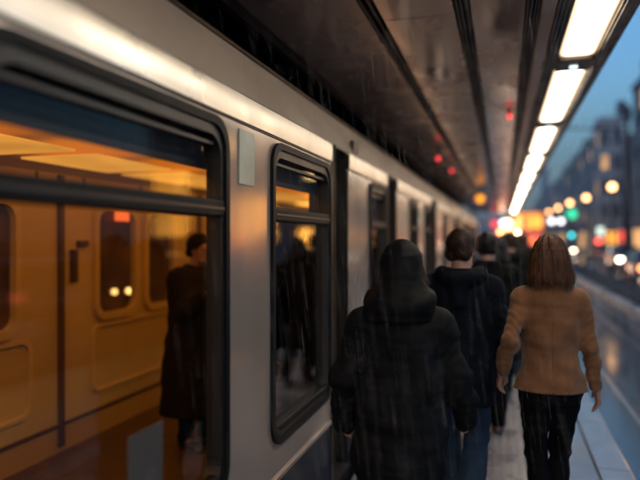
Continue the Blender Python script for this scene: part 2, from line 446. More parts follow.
# light panels
def light_panel(y0, y1):
    a = .07
    x0, x1, n = .425, .672, 5
    pts = []
    for cx, cyy, a0 in ((x1 - .03, y1 - .03, 0), (x0 + .03, y1 - .03, 90), (x0 + .03, y0 + .03, 180), (x1 - .03, y0 + .03, 270)):
        for k in range(n + 1):
            t = R(a0 + 90 * k / n); pts.append((cx + .03 * math.cos(t), cyy + .03 * math.sin(t)))
    mb_ = MB()
    mb_.extrude([[(p[0], p[1], cz - .022) for p in pts], [(p[0], p[1], cz + .006) for p in pts]])
    return mb_.build('light_panel', M['panel_light'], can)
pitch = 2.82
for k in range(-4, 12):
    y0 = 5.56 + pitch * k
    if y0 < CY0 or y0 + 2.5 > CY1: continue
    light_panel(y0, y0 + 2.5)
    mb_ = MB().box(.4125, .6835, y0 + 2.49, y0 + 2.83, cz - .062, cz + .007)
    br = mb_.build('light_bridge', M['steel_dark'], can, bevel=.02, seg=3)
    MB().box(.515, .575, y0 + 2.63, y0 + 2.69, cz - .070, cz - .0625).build('status_light', M['led_white'], br, bevel=.01)

# rear wall of the station behind the train and canopy columns standing there
m = MB().box(-5.2, -4.9, -10, 37, -1.2, cz + .39)
tag(m.build('station_wall', M['night_wall']), 'dark station wall behind the train on the left', 'wall')
m = MB().box(-8, .86, -11.0, -10.7, -.02, cz + .39)

# hanging amber lamp, plus red lamps added in place of red ceiling reflections
def lamp_or_glint(loc, mt, label, r=.035, drop=None):
    e = empty('lamp_or_glint', loc, label, 'signal lamp', 'signal lamps hanging under the canopy ceiling')
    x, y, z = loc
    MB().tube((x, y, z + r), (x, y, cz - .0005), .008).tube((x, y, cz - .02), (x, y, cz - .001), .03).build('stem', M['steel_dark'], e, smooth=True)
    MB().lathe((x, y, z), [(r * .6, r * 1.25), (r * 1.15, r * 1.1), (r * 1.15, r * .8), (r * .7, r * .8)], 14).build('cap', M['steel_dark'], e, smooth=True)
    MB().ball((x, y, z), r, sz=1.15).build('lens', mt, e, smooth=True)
lamp_or_glint((-1.0, 10.1, 2.93), M['sig_red'], 'red lamp added for a reflection in the canopy ceiling, nearest the train roof line', .035)
lamp_or_glint((-.95, 12.2, 2.95), M['sig_red'], 'red lamp added for a ceiling reflection, just right of the one nearest the train', .035)
lamp_or_glint((-.64, 18.6, 2.80), M['sig_amber'], 'amber signal lamp hanging under the far canopy ceiling', .12)
lamp_or_glint((.07, 7.4, 3.04), M['sig_red'], 'red lamp added for a ceiling reflection close beside the row of light panels', .03)

# ------------------------------------------------------------------ the train
W = 1.10
def rrect(y0, y1, z0, z1, r, n=6):
    pts = []
    for cyy, czz, a0 in ((y1 - r, z1 - r, 0), (y0 + r, z1 - r, 90), (y0 + r, z0 + r, 180), (y1 - r, z0 + r, 270)):
        for k in range(n + 1):
            t = R(a0 + 90 * k / n); pts.append((cyy + r * math.cos(t), czz + r * math.sin(t)))
    return pts
def holed_panel(mb_, x, ya, yb, za, zb, hole, n=6, m=0):
    C = [(yb, zb), (ya, zb), (ya, za), (yb, za)]
    V = [(x, p[0], p[1]) for p in hole] + [(x, c[0], c[1]) for c in C]
    H = len(hole); fs = []
    for c in range(4):
        b0 = c * (n + 1)
        for k in range(n): fs.append((H + c, b0 + k, b0 + k + 1))
        nb = ((c + 1) % 4)
        fs.append((H + c, b0 + n, nb * (n + 1), H + nb))
    mb_.add(V, fs, m)
def ring_frame(mb_, xo, xi, outer, inner, m=0):
    n = len(outer)
    for a, b, xa, xb in ((outer, inner, xo, xo), (inner, inner, xo, xi), (outer, outer, xi, xo)):
        vs = [(xa, p[0], p[1]) for p in a] + [(xb, p[0], p[1]) for p in b]
        mb_.add(vs, [(i, (i + 1) % n, n + (i + 1) % n, n + i) for i in range(n)], m)

SK, GR, CRS = .43, 2.155, 2.275
WB, WT = .60, 2.135
def train_car(y0, y1, feats, label, nose_gap=True, detail=True):
    e = empty('train_car', (-2.2, (y0 + y1) / 2, 0), label, 'train car', 'coupled cars of the silver train')
    X = -W
    # lower side, split at the openings
    bands = []
    side = MB(); skirt = MB(); groove = MB()
    edges = [y0]
    fe = sorted(feats, key=lambda f: f[1])
    def bandseg(ya, yb):
        ys = np.linspace(ya, yb, max(2, int((yb - ya) / .18) + 1))
        prof = [(X + .0135, GR + .004), (X + .0145, GR + .025), (X + .0152, GR + .055), (X + .0148, GR + .09), (X + .011, CRS)]
        rows = [[(px, yy, pz) for px, pz in prof] for yy in ys]
        npf = len(prof)
        bd = MB(); bands.append(bd)
        bd.add([p for r_ in rows for p in r_], [(j * npf + i, j * npf + i + 1, (j + 1) * npf + i + 1, (j + 1) * npf + i) for j in range(len(ys) - 1) for i in range(npf - 1)])
    cur = y0
    for f in fe:
        kind, ya, yb = f
        if ya > cur:
            side.quad((X, cur, SK), (X, ya, SK), (X, ya, GR), (X, cur, GR)); skirt.quad((X - .004, cur, -.25), (X - .004, ya, -.25), (X - .004, ya, SK), (X - .004, cur, SK)); bandseg(cur, ya)
        if kind == 'w':
            hole = rrect(ya + .03, yb - .03, WB + .03, WT - .03, .10)
            holed_panel(side, X, ya, yb, SK, GR, hole)
            skirt.quad((X - .004, ya, -.25), (X - .004, yb, -.25), (X - .004, yb, SK), (X - .004, ya, SK)); bandseg(ya, yb)
        cur = yb
    side.quad((X, cur, SK), (X, y1, SK), (X, y1, GR), (X, cur, GR)); skirt.quad((X - .004, cur, -.25), (X - .004, y1, -.25), (X - .004, y1, SK), (X - .004, cur, SK)); bandseg(cur, y1)
    side.build('side_panel', M['train_silver'], e)
    for bd in bands: bd.build('light_band', M['train_band'], e, smooth=True, angle=50)
    skirt.build('skirt', M['train_navy'], e)
    # thin mouldings along the groove and the skirt, cut at the doors
    cur = y0
    for f in fe + [('d', y1, y1)]:
        if f[0] != 'd': continue
        if f[1] > cur:
            groove.box(X + .0015, X + .007, cur, f[1], GR - .004, GR + .003)
            groove.box(X + .0015, X + .010, cur, f[1], SK - .012, SK + .010, 1)
        cur = f[2]
    groove.build('moulding', [M['black_rubber'], M['train_silver']], e)
    # upper side and roof, one continuous sheet
    prof = [(X + .010, CRS + .004), (X + .002, CRS + .02), (X - .045, 2.40), (X - .10, 2.535), (X - .105, 2.55), (X - .13, 2.56), (X - .35, 2.68), (X - .7, 2.78), (X - 1.1, 2.82), (X - 1.5, 2.78), (X - 1.85, 2.68), (X - 2.07, 2.56), (X - 2.20, 2.3), (X - 2.22, 2.0)]
    up = MB(); ys = [y0, y1]
    rows = [[(px, yy, pz) for px, pz in prof] for yy in ys]; npf = len(prof)
    for i in range(npf - 1):
        up.add([rows[0][i], rows[1][i], rows[1][i + 1], rows[0][i + 1]], [(0, 1, 2, 3)], 0 if i < 3 else 1)
    up.build('roof', [M['train_upper'], M['train_roof']], e, smooth=True, angle=25)
    MB().tube((X - .098, y0, 2.546), (X - .098, y1, 2.546), .011, n=8).build('gutter', M['steel_dark'], e, smooth=True)
    # far side wall with its windows, floor, ceiling, end walls
    BX = -3.27
    back = MB(); bw = []
    fy = y0 + .2; spans = []
    if detail: spans = [(-.4, .5), (.9, 1.75), (2.55, 3.56), (4.42, 5.02), (5.17, 5.72), (7.3, 8.5), (9.2, 10.4), (11, 12.2)]
    else:
        while fy + 1.2 < y1: spans.append((fy + .2, fy + 1.2)); fy += 1.7
    cur = y0
    for ya, yb in spans:
        lit = 0 if yb < 9 else 1  # far stretch gets a darker lining colour so it reads unlit
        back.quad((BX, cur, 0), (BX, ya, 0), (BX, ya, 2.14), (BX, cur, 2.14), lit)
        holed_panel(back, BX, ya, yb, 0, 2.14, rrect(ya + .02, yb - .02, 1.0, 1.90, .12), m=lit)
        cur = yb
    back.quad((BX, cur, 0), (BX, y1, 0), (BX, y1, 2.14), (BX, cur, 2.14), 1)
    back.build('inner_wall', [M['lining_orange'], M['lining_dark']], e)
    for ya, yb in spans:
        fr = MB(); ring_frame(fr, BX + .035, BX - .02, rrect(ya - .02, yb + .02, .955, 1.945, .15), rrect(ya + .035, yb - .035, 1.015, 1.885, .11))
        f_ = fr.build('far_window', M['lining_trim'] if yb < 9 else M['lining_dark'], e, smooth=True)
        pn = rrect(ya + .036, yb - .036, 1.016, 1.884, .11)
        MB().add([(BX - .01, p[0], p[1]) for p in pn], [tuple(range(len(pn)))]).build('pane', M['misted_pane'], f_)
    cove = MB()
    cp = [(BX, 2.14), (BX + .10, 2.22), (BX + .32, 2.30), (BX + .8, 2.34), (-1.9, 2.34), (-1.42, 2.28), (-1.22, 2.14)]
    for i in range(len(cp) - 1):
        (xa, za), (xb, zb) = cp[i], cp[i + 1]
        cove.quad((xa, y0 + .05, za), (xa, y1 - .05, za), (xb, y1 - .05, zb), (xb, y0 + .05, zb))
    cove.build('inner_ceiling', M['lining_orange'], e, smooth=True)
    MB().quad((BX, y0, .004), (-1.2, y0, .004), (-1.2, y1, .004), (BX, y1, .004)).build('floor', M['car_floor'], e)
    for yy in (y0 + .06, y1 - .06): MB().box(-3.2, -1.15, yy - .03, yy + .03, .01, 2.4).build('end_wall', M['lining_dark'], e)
    MB().box(-3.32, -1.14, y0, y1, -.25, -.02).build('underframe', M['underframe'], e)
    # luminaires along the far cove, one after the other
    yy = y0 + .3
    while yy + .9 < y1:
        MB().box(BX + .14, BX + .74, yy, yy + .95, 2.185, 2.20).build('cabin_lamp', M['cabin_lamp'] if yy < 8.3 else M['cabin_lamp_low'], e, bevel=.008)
        MB().box(-1.68, -1.40, yy, yy + .95, 2.185, 2.20).build('cabin_lamp', M['cabin_fill_lamp'] if yy < 8.3 else M['cabin_lamp_low'], e, bevel=.008)  # near-side row added out of view to brighten surfaces facing the windows
        yy += 1.15
    # header blind behind the near windows
    bl = MB()
    for kind, ya, yb in fe:
        if kind == 'w': bl.box(X - .115, X - .10, ya - .04, yb + .04, 1.94, 2.14)
    bl.build('header_blind', M['blind_dark'], e)
    # lining between near windows, inside
    inn = MB(); cur = y0
    for kind, ya, yb in fe:
        if ya - .02 > cur: inn.quad((X - .09, cur, 0), (X - .09, ya - .02, 0), (X - .09, ya - .02, 2.14), (X - .09, cur, 2.14))
        if kind == 'w': inn.quad((X - .09, ya - .02, 0), (X - .09, yb + .02, 0), (X - .09, yb + .02, .62), (X - .09, ya - .02, .62))
        cur = yb + .02
    inn.quad((X - .09, cur, 0), (X - .09, y1, 0), (X - .09, y1, 2.14), (X - .09, cur, 2.14))
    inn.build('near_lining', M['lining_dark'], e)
    for kind, ya, yb in fe:
        if kind == 'w':
            small = (yb - ya) < .75
            fr = MB()
            o1 = rrect(ya, yb, WB, WT, .125 if not small else .10); i1 = rrect(ya + .034, yb - .034, WB + .034, WT - .034, .105 if not small else .08)
            ring_frame(fr, X + .018, X - .001, o1, i1)
            f_ = fr.build('window', M['frame_grey'], e, bevel=.004, seg=2)
            g = MB()
            ring_frame(g, X + .006, X - .06, rrect(ya + .033, yb - .033, WB + .033, WT - .033, .105 if not small else .08), rrect(ya + .062, yb - .062, WB + .062, WT - .075, .085 if not small else .06))
            g.build('gasket', M['black_rubber'], f_)
            b = MB().box(X - .05, X + .012, ya + .036, yb - .036, 1.735, 1.805)
            b.build('window_bar', M['frame_grey'], f_, bevel=.010, seg=3)
            MB().box(X + .0125, X + .017, ya + .05, yb - .05, 1.764, 1.774).build('bar_trim', M['frame_grey_light'], f_)
            MB().box(X - .03, X - .012, ya + .085, yb - .085, WT - .115, WT - .098).build('hopper_rail', M['frame_grey_light'], f_, bevel=.004)
            MB().box(X - .045, X + .004, ya + .06, yb - .06, WB + .06, WB + .095).build('sill', M['frame_grey'], f_, bevel=.012, seg=3)
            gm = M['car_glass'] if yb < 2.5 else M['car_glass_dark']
            MB().quad((X - .035, ya + .05, WB + .05), (X - .035, yb - .05, WB + .05), (X - .035, yb - .05, 1.77), (X - .035, ya + .05, 1.77)).build('lower_pane', gm, f_)
            MB().quad((X - .032, ya + .05, 1.771), (X - .032, yb - .05, 1.771), (X - .032, yb - .05, WT - .05), (X - .032, ya + .05, WT - .05)).build('upper_pane', M['car_glass'], f_)
        else:
            DT = 2.255
            dr = MB()
            D = .16
            # reveal
            dr.quad((X, ya, -.02), (X - D, ya, -.02), (X - D, ya, DT), (X, ya, DT)); dr.quad((X, yb, -.02), (X - D, yb, -.02), (X - D, yb, DT), (X, yb, DT))
            dr.quad((X + .02, ya, DT), (X - D, ya, DT), (X - D, yb, DT), (X + .02, yb, DT))
            dr.quad((X, ya, GR), (X + .026, ya, GR), (X + .026, ya, DT), (X, ya, DT)); dr.quad((X, yb, GR), (X + .026, yb, GR), (X + .026, yb, DT), (X, yb, DT))
            dr.box(X + .002, X + .026, ya, yb, DT + .001, CRS)
            d_ = dr.build('door', M['door_dark'], e)
            MB().box(X - .11, X - .085, ya + .012, yb - .012, -.02, DT - .03).build('door_leaf', M['door_dark'], d_, bevel=.006)
            for yy in (ya + .05, (ya + yb) / 2, yb - .05):
                MB().box(X - .0845, X - .066, yy - .016, yy + .016, 0, DT - .05).build('door_rail', M['door_brown'], d_, bevel=.005)
            MB().box(X - .085, X + .03, ya, yb, -.05, .008).build('door_step', M['frame_grey_light'], d_)
            MB().box(X + .0015, X + .012, ya - .022, ya - .001, .02, GR - .008).build('door_jamb', M['frame_grey_light'], d_, bevel=.003)
            MB().box(X + .0015, X + .012, yb + .001, yb + .022, .02, GR - .008).build('door_jamb', M['frame_grey'], d_, bevel=.003)
    return e

F1 = [('w', -1.9, -.75), ('w', -.45, .72), ('w', 1.05, 2.355), ('w', 2.86, 3.955), ('d', 4.0, 4.40), ('w', 5.21, 6.0), ('d', 6.06, 6.56), ('w', 7.64, 8.32), ('w', 9.15, 9.85), ('d', 10.0, 10.7), ('w', 12.1, 12.9)]
car1 = train_car(-2.6, 13.9, F1, 'silver train car nearest the camera with amber-lit saloon windows')
F2 = [('w', 14.9, 15.9), ('d', 16.2, 16.9), ('w', 17.9, 18.9), ('w', 19.5, 20.4), ('d', 21, 21.8), ('w', 22.6, 23.6), ('w', 24.4, 25.4), ('d', 26, 26.8), ('w', 27.4, 28.4)]
car2 = train_car(14.3, 29.2, F2, 'silver train car coupled farther along the platform', detail=False)
# inter-car bellows
MB().box(-3.1, -1.2, 13.86, 14.34, .1, 2.5).build('gangway', M['black_rubber'], car1)
# panel, sticker and interior doors of the near car
X = -W
MB().box(X + .001, X + .007, 2.475, 2.645, 1.885, 2.125).build('side_display', M['pale_panel'], car1, bevel=.003)
MB().box(X - .02, X + .004, 4.62, 4.74, 2.30, 2.40).build('vent_plate', M['steel_dark'], car1)
BX = -3.27
sm = MB()
for yy in (3.98, 6.25): sm.box(BX + .002, BX + .03, yy, yy + .05, .05, 2.13)
for yy in (1.98, 2.3): sm.box(BX + .002, BX + .02, yy, yy + .03, .05, 2.13)
for yy in (.7, 3.75, 4.28, 5.1, 5.85): sm.box(BX + .002, BX + .012, yy, yy + .014, 1.95, 2.135)
sm.box(BX + .002, BX + .014, -2.5, 8.1, .20, .225)
sm.box(BX + .002, BX + .014, -2.5, 8.1, 2.05, 2.065)
sm.build('wall_seam', M['lining_seam'], car1)
def moulding(ya, yb, za, zb):
    fr = MB(); ring_frame(fr, BX + .024, BX + .001, rrect(ya, yb, za, zb, .10), rrect(ya + .03, yb - .03, za + .03, zb - .03, .08))
    fr.build('panel_moulding', M['lining_trim'], car1, smooth=True, bevel=.006)
for a, b in ((2.5, 3.7), (4.38, 5.86), (.8, 1.9)): moulding(a, b, .36, .93)
MB().box(BX + .002, BX + .05, 4.12, 4.16, 1.30, 1.56).tube((BX + .05, 4.14, 1.32), (BX + .05, 4.14, 1.54), .014).build('door_handle', M['lining_seam'], car1)
MB().box(BX + .002, BX + .03, 4.2, 4.32, 1.58, 1.63).build('door_latch', M['lining_seam'], car1)
MB().box(BX + .036, BX + .05, 4.66, 4.86, 1.80, 1.885).build('red_notice', emit('notice_red', (1, .16, .03), .9), car1)
# partition screen just past the lit part
MB().box(-3.2, -1.25, 8.14, 8.18, .005, 1.86).build('partition', M['door_dark'], car1)
MB().tube((-1.75, 5.95, .005), (-1.75, 5.95, 2.335), .018).build('grab_pole', M['lining_trim'], car1, smooth=True)
# a pale flat sheet low on the inside of the first window
MB().box(X - .044, X - .041, 1.715, 1.925, .70, 1.015).build('window_sheet', M['sheet_grey'], car1, bevel=.001)

# twin lamps added beyond the far windows in place of reflected car headlights
for i, (yy, zz, lb) in enumerate(((6.90, .96, 'round warm lamp added behind the train for a headlight reflection, the left of two'), (7.22, .945, 'round warm lamp added behind the train for a headlight reflection, the right of two'))):
    e = empty('headlight_glint', (-4.9, yy, zz), lb, 'stand-in lamp', 'lamps added behind the train for headlight reflections')
    MB().tube((-4.898, yy, zz), (-4.82, yy, zz), .06).build('lamp_base', M['steel_dark'], e, smooth=True)
    MB().ball((-4.79, yy, zz), .036).build('lamp_globe', M['bulb_warm'], e, smooth=True)

# ------------------------------------------------------------------ signed distance people
def smin(a, b, k):
    h = np.clip(.5 + .5 * (b - a) / k, 0, 1)
    return b * (1 - h) + a * h - k * h * (1 - h)

class SDF:
    def __init__(s, lo, hi, h):
        s.lo = np.array(lo, np.float32); s.h = h
        s.n = np.ceil((np.array(hi) - np.array(lo)) / h).astype(int) + 1
        s.F = np.full(tuple(s.n), .08, np.float32)
        s.ax = [s.lo[i] + h * np.arange(s.n[i], dtype=np.float32) for i in range(3)]
    def sl(s, lo, hi, pad):
        r = []
        for i in range(3):
            a = int(max(0, math.floor((lo[i] - pad - s.lo[i]) / s.h))); b = int(min(s.n[i], math.ceil((hi[i] + pad - s.lo[i]) / s.h) + 1))
            if b <= a: return None
            r.append(slice(a, b))
        return tuple(r)
    def grid(s, q):
        return np.meshgrid(s.ax[0][q[0]], s.ax[1][q[1]], s.ax[2][q[2]], indexing='ij', sparse=True)
    def put(s, q, d, k, mode='u'):
        if mode == 'u': s.F[q] = smin(s.F[q], d, k)
        else: s.F[q] = -smin(-s.F[q], d, k)
    def cone(s, p0, p1, r0, r1, k=.02, n=None, fl=1.0, mode='u', wr=None):
        p0 = np.array(p0, np.float32); p1 = np.array(p1, np.float32); rm = max(r0, r1)
        q = s.sl(np.minimum(p0, p1) - rm, np.maximum(p0, p1) + rm, .05 + k)
        if q is None: return
        x, y, z = s.grid(q); d = p1 - p0; L = float(d @ d) + 1e-9
        t = np.clip(((x - p0[0]) * d[0] + (y - p0[1]) * d[1] + (z - p0[2]) * d[2]) / L, 0, 1)
        ex = x - p0[0] - t * d[0]; ey = y - p0[1] - t * d[1]; ez = z - p0[2] - t * d[2]
        sq = ex * ex + ey * ey + ez * ez
        if n is not None:
            c = ex * n[0] + ey * n[1] + ez * n[2]
            sq = sq + c * c * (1 / (fl * fl) - 1)
        D = np.sqrt(sq) - (r0 + t * (r1 - r0))
        if wr is not None: D = D + wr(x, y, z, t)
        s.put(q, D.astype(np.float32), k, mode)
    def ell(s, c, r, k=.02, mode='u', wr=None):
        c = np.array(c, np.float32); r = np.array(r, np.float32)
        q = s.sl(c - r, c + r, .05 + k)
        if q is None: return
        x, y, z = s.grid(q)
        k0 = np.sqrt(((x - c[0]) / r[0]) ** 2 + ((y - c[1]) / r[1]) ** 2 + ((z - c[2]) / r[2]) ** 2)
        D = (k0 - 1) * float(r.min()) * .6 + (k0 - 1) * float(r.mean()) * .4
        if wr is not None: D = D + wr(x, y, z)
        s.put(q, D.astype(np.float32), k, mode)
    def loft(s, rings, k=.02, mode='u', p=2.0, wr=None):
        """rings: (z, cx, cy, rx, ry) bottom to top"""
        A = np.array(rings, np.float32); zs = A[:, 0]
        lo = (float((A[:, 1] - A[:, 3]).min()), float((A[:, 2] - A[:, 4]).min()), float(zs[0]))
        hi = (float((A[:, 1] + A[:, 3]).max()), float((A[:, 2] + A[:, 4]).max()), float(zs[-1]))
        q = s.sl(lo, hi, .05 + k)
        if q is None: return
        x, y, z = s.grid(q)
        zc = np.clip(z, zs[0], zs[-1])
        zz = np.linspace(zs[0], zs[-1], 200)
        def ip(j):
            v = np.interp(zz, zs, A[:, j]); ker = np.ones(9) / 9
            v = np.convolve(np.pad(v, 4, mode='edge'), ker, 'valid')
            return np.interp(zc, zz, v)
        cx, cyy, rx, ry = ip(1), ip(2), ip(3), ip(4)
        g = (np.abs((x - cx) / rx) ** p + np.abs((y - cyy) / ry) ** p) ** (1 / p)
        D = (g - 1) * np.minimum(rx, ry)
        if wr is not None: D = D + wr(x, y, z)
        D = np.maximum(D, np.maximum(zs[0] - z, z - zs[-1]))
        s.put(q, D.astype(np.float32), k, mode)
    def cut(s, fn):
        x, y, z = np.meshgrid(*s.ax, indexing='ij', sparse=True)
        s.F = np.maximum(s.F, fn(x, y, z).astype(np.float32))
    def mesh(s):
        F = s.F; F = F.copy()
        F[0], F[-1] = .05, .05; F[:, 0], F[:, -1] = .05, .05; F[:, :, 0], F[:, :, -1] = .05, .05
        S = F < 0
        c = np.zeros(tuple(np.array(S.shape) - 1), np.int8)
        def cs(A, dx, dy, dz): return A[dx:A.shape[0] - 1 + dx, dy:A.shape[1] - 1 + dy, dz:A.shape[2] - 1 + dz]
        for dx in (0, 1):
            for dy in (0, 1):
                for dz in (0, 1): c += cs(S, dx, dy, dz)
        mix = (c > 0) & (c < 8)
        I = np.argwhere(mix); idx = np.full(mix.shape, -1, np.int64); idx[mix] = np.arange(len(I))
        P = np.zeros((len(I), 3)); cnt = np.zeros(len(I))
        i, j, k = I[:, 0], I[:, 1], I[:, 2]
        corners = [(a, b, d) for a in (0, 1) for b in (0, 1) for d in (0, 1)]
        for a in corners:
            for ax in range(3):
                if a[ax]: continue
                b = list(a); b[ax] = 1
                fa = F[i + a[0], j + a[1], k + a[2]]; fb = F[i + b[0], j + b[1], k + b[2]]
                cr = (fa < 0) != (fb < 0)
                t = np.where(cr, fa / np.where(cr, fa - fb, 1), 0)
                pos = np.stack([i + a[0], j + a[1], k + a[2]], 1).astype(float); pos[:, ax] += t
                P[cr] += pos[cr]; cnt[cr] += 1
        P = P / cnt[:, None] * s.h + s.lo
        quads = []
        for ax in range(3):
            A = np.moveaxis(S, ax, 0); X_ = np.moveaxis(idx, ax, 0)
            E = A[:-1, 1:-1, 1:-1] != A[1:, 1:-1, 1:-1]
            e = np.argwhere(E)
            u, v, w_ = e[:, 0], e[:, 1] + 1, e[:, 2] + 1
            q = np.stack([X_[u, v - 1, w_ - 1], X_[u, v, w_ - 1], X_[u, v, w_], X_[u, v - 1, w_]], 1)
            flip = A[u, v, w_] if ax != 1 else ~A[u, v, w_]
            q[~flip] = q[~flip][:, ::-1]
            quads.append(q)
        return P, np.concatenate(quads)

def sdf_object(name, fld, mats, parent=None, matfn=None, post=None, smooth=1, extra=None):
    P, Q = fld.mesh()
    # light Laplacian smoothing
    for _ in range(smooth):
        acc = np.zeros_like(P); n = np.zeros(len(P))
        for a in range(4):
            b = (a + 1) % 4
            np.add.at(acc, Q[:, a], P[Q[:, b]]); np.add.at(n, Q[:, a], 1); np.add.at(acc, Q[:, b], P[Q[:, a]]); np.add.at(n, Q[:, b], 1)
        P = P * .5 + .5 * acc / n[:, None]
    if extra is not None:
        Q = np.concatenate([Q, extra[1] + len(P)]); P = np.concatenate([P, extra[0]])
    if post is not None: P = post(P)
    me = bpy.data.meshes.new(name)
    me.vertices.add(len(P)); me.vertices.foreach_set('co', P.astype(np.float32).ravel())
    me.loops.add(len(Q) * 4); me.loops.foreach_set('vertex_index', Q.astype(np.int32).ravel())
    me.polygons.add(len(Q)); me.polygons.foreach_set('loop_start', np.arange(0, len(Q) * 4, 4, dtype=np.int32))
    me.polygons.foreach_set('loop_total', np.full(len(Q), 4, np.int32))
    if not isinstance(mats, (list, tuple)): mats = [mats]
    for mt in mats: me.materials.append(mt)
    if matfn is not None:
        me.polygons.foreach_set('material_index', matfn(P[Q].mean(1)).astype(np.int32))
    me.polygons.foreach_set('use_smooth', np.ones(len(Q), bool))
    me.update(calc_edges=True); me.validate()
    o = bpy.data.objects.new(name, me); COL.objects.link(o)
    if parent is not None: o.parent = parent
    return o

def V(*a): return np.array(a, float)
def nrm(a): return a / (np.linalg.norm(a) + 1e-9)
def two_bone(a, b, l1, l2, pole):
    d = b - a; L = min(np.linalg.norm(d), (l1 + l2) * .999); u = nrm(d)
    x = (l1 * l1 - l2 * l2 + L * L) / (2 * L); hh = math.sqrt(max(0, l1 * l1 - x * x))
    pp = nrm(pole - u * (pole @ u))
    return a + u * x + pp * hh

def noise_fn(seed, amp, sc=1.0):
    rs = np.random.RandomState(seed); ws = []
    for _ in range(7):
        d = rs.normal(size=3) * np.array([1, 1, 1.5]); d = d / np.linalg.norm(d)
        ws.append((d * rs.uniform(35, 85) * sc, rs.uniform(0, 6.28)))
    def f(x, y, z, *a):
        r = 0
        for i, (d, ph) in enumerate(ws):
            r = r + np.sin(d[0] * x + d[1] * y + d[2] * z + ph + 1.3 * np.sin(ws[(i + 1) % 7][0][2] * .4 * z + ph))
        return r * (amp / 3.0)
    return f

def person(label, loc, rz, H, coat_mat, leg_mat, hair_m, shoe_m, arms, step=.26, front='L', coat='jacket', hem=.72, bulk=1.0, hair='short', hood=None,
           vox=.008, lean=.03, seed=1, slim_leg=False, group=None, head_turn=0.0, cuff_ext=.012, narrow=.85, shz=1.415):
    """local frame: faces +Y, feet at z=0, right side +X. Returns the body object (skin), clothing as children."""
    S = H / 1.75
    female = hair == 'long'
    # joints
    hw = .088 if female else .092; shw = (.158 if female else .19)
    pelvis_z = .93 - abs(step) * .07
    hip = {s_: V(q * hw, 0, pelvis_z) for s_, q in (('L', -1), ('R', 1))}
    f = {front: step * .55, ('R' if front == 'L' else 'L'): -step * .62}
    ank = {}; knee = {}; toe = {}; heelup = {}
    for s_, q in (('L', -1), ('R', 1)):
        rear = f[s_] < 0
        up = .06 if (rear and step > .15) else 0.0
        ank[s_] = V(q * hw * narrow, f[s_] - (.0 if rear else 0), .085 + up)
        knee[s_] = two_bone(hip[s_], ank[s_], .435, .425, V(q * .05, 1, 0))
        toe[s_] = V(q * hw * (narrow + .2), f[s_] + .15, .03)
    sh = {s_: V(q * shw, -.005, shz) for s_, q in (('L', -1), ('R', 1))}
    elb = {}; wri = {}; hd = {}
    for s_, q in (('L', -1), ('R', 1)):
        sw, ab, bend, inn = arms[s_]
        sw, ab, bend, inn = R(sw), R(ab), R(bend), R(inn)
        du = nrm(V(q * math.sin(ab), math.sin(sw), -math.cos(sw) * math.cos(ab)))
        elb[s_] = sh[s_] + du * .285
        df = nrm(V(q * math.sin(ab - inn), math.sin(sw + bend), -math.cos(sw + bend)))
        wri[s_] = elb[s_] + df * .25
        hd[s_] = df
    hc = V(0, .035, 1.635)
    # ---------------------------------------------------------------- body (skin)
    B = SDF((-.48, -.42, -.02), (.48, .55, 1.80), vox if vox < .009 else vox)
    # torso
    B.loft([(pelvis_z - .08, 0, 0, .135, .10), (pelvis_z + .02, 0, -.005, .155 if not female else .165, .115), (1.10, 0, .0, .125 if female else .14, .092), (1.27, 0, .005, .145 if female else .165, .105),
            (1.37, 0, -.005, .135 if female else .155, .085), (1.435, 0, -.01, .08, .06), (1.48, 0, -.005, .06, .058)], k=.03)
    B.cone((0, -.012, 1.43), (0, .012, 1.56), .057 if female else .064, .052 if female else .061, .03)
    for s_ in 'LR':
        B.cone(hip[s_], knee[s_], .082, .054, .03); B.cone(knee[s_], ank[s_], .053, .037, .02)
        B.cone(knee[s_] * .65 + ank[s_] * .35 + V(0, -.018, 0), knee[s_] * .4 + ank[s_] * .6 + V(0, -.01, 0), .050, .04, .03)
        B.cone(ank[s_], toe[s_], .038, .026, .02); B.cone(ank[s_], ank[s_] + V(0, -.035, -.045), .034, .028, .02)
        B.cone(V(0, 0, 0) + sh[s_] * V(.5, 1, 1) + V(0, 0, .0), sh[s_] + V(0, 0, -.012), .040 if female else .050, .038 if female else .048, .02)
        B.cone(sh[s_] + V(0, 0, -.012), elb[s_], .038 if female else .047, .034, .02); B.cone(elb[s_], wri[s_], .035, .026, .02)
        # hand: palm plus five fingers
        d = hd[s_]; q = -1 if s_ == 'L' else 1
        side = nrm(np.cross(d, V(0, 0, 1)) if abs(d[2]) < .9 else V(0, 1, 0) - d * (d @ V(0, 1, 0)))
        if abs(d[2]) >= .6: side = nrm(V(0, 1, 0) - d * d[1])     # thumb side points forward
        nn = nrm(np.cross(d, side)); nn = nn if nn[0] * -q > 0 else -nn     # palm faces the body
        w0 = wri[s_]
        B.cone(w0, w0 + d * .075, .030, .038, .012, n=nn, fl=.46)
        for fi, (off, ln) in enumerate(((.029, .070), (.010, .080), (-.010, .074), (-.028, .058))):
            r_ = .0088
            k0 = w0 + d * (.085 - .004 * abs(fi - 1)) + side * off
            curl = .45 + .12 * fi
            d1 = nrm(d + nn * curl * .5); d2 = nrm(d + nn * curl * 1.3); d3 = nrm(d + nn * curl * 2.2)
            k1 = k0 + d1 * ln * .45; k2 = k1 + d2 * ln * .33; k3 = k2 + d3 * ln * .25
            B.cone(k0 - d * .02, k1, r_ * 1.05, r_, .004); B.cone(k1, k2, r_, r_ * .92, .003); B.cone(k2, k3, r_ * .92, r_ * .8, .003)
        t0 = w0 + d * .022 + side * .026; t1 = t0 + nrm(d * .75 + side * .6 + nn * .25) * .042; t2 = t1 + nrm(d * .95 + side * .12 + nn * .35) * .034
        B.cone(t0 - side * .012, t1, .0135, .0105, .008); B.cone(t1, t2, .0105, .0085, .003)
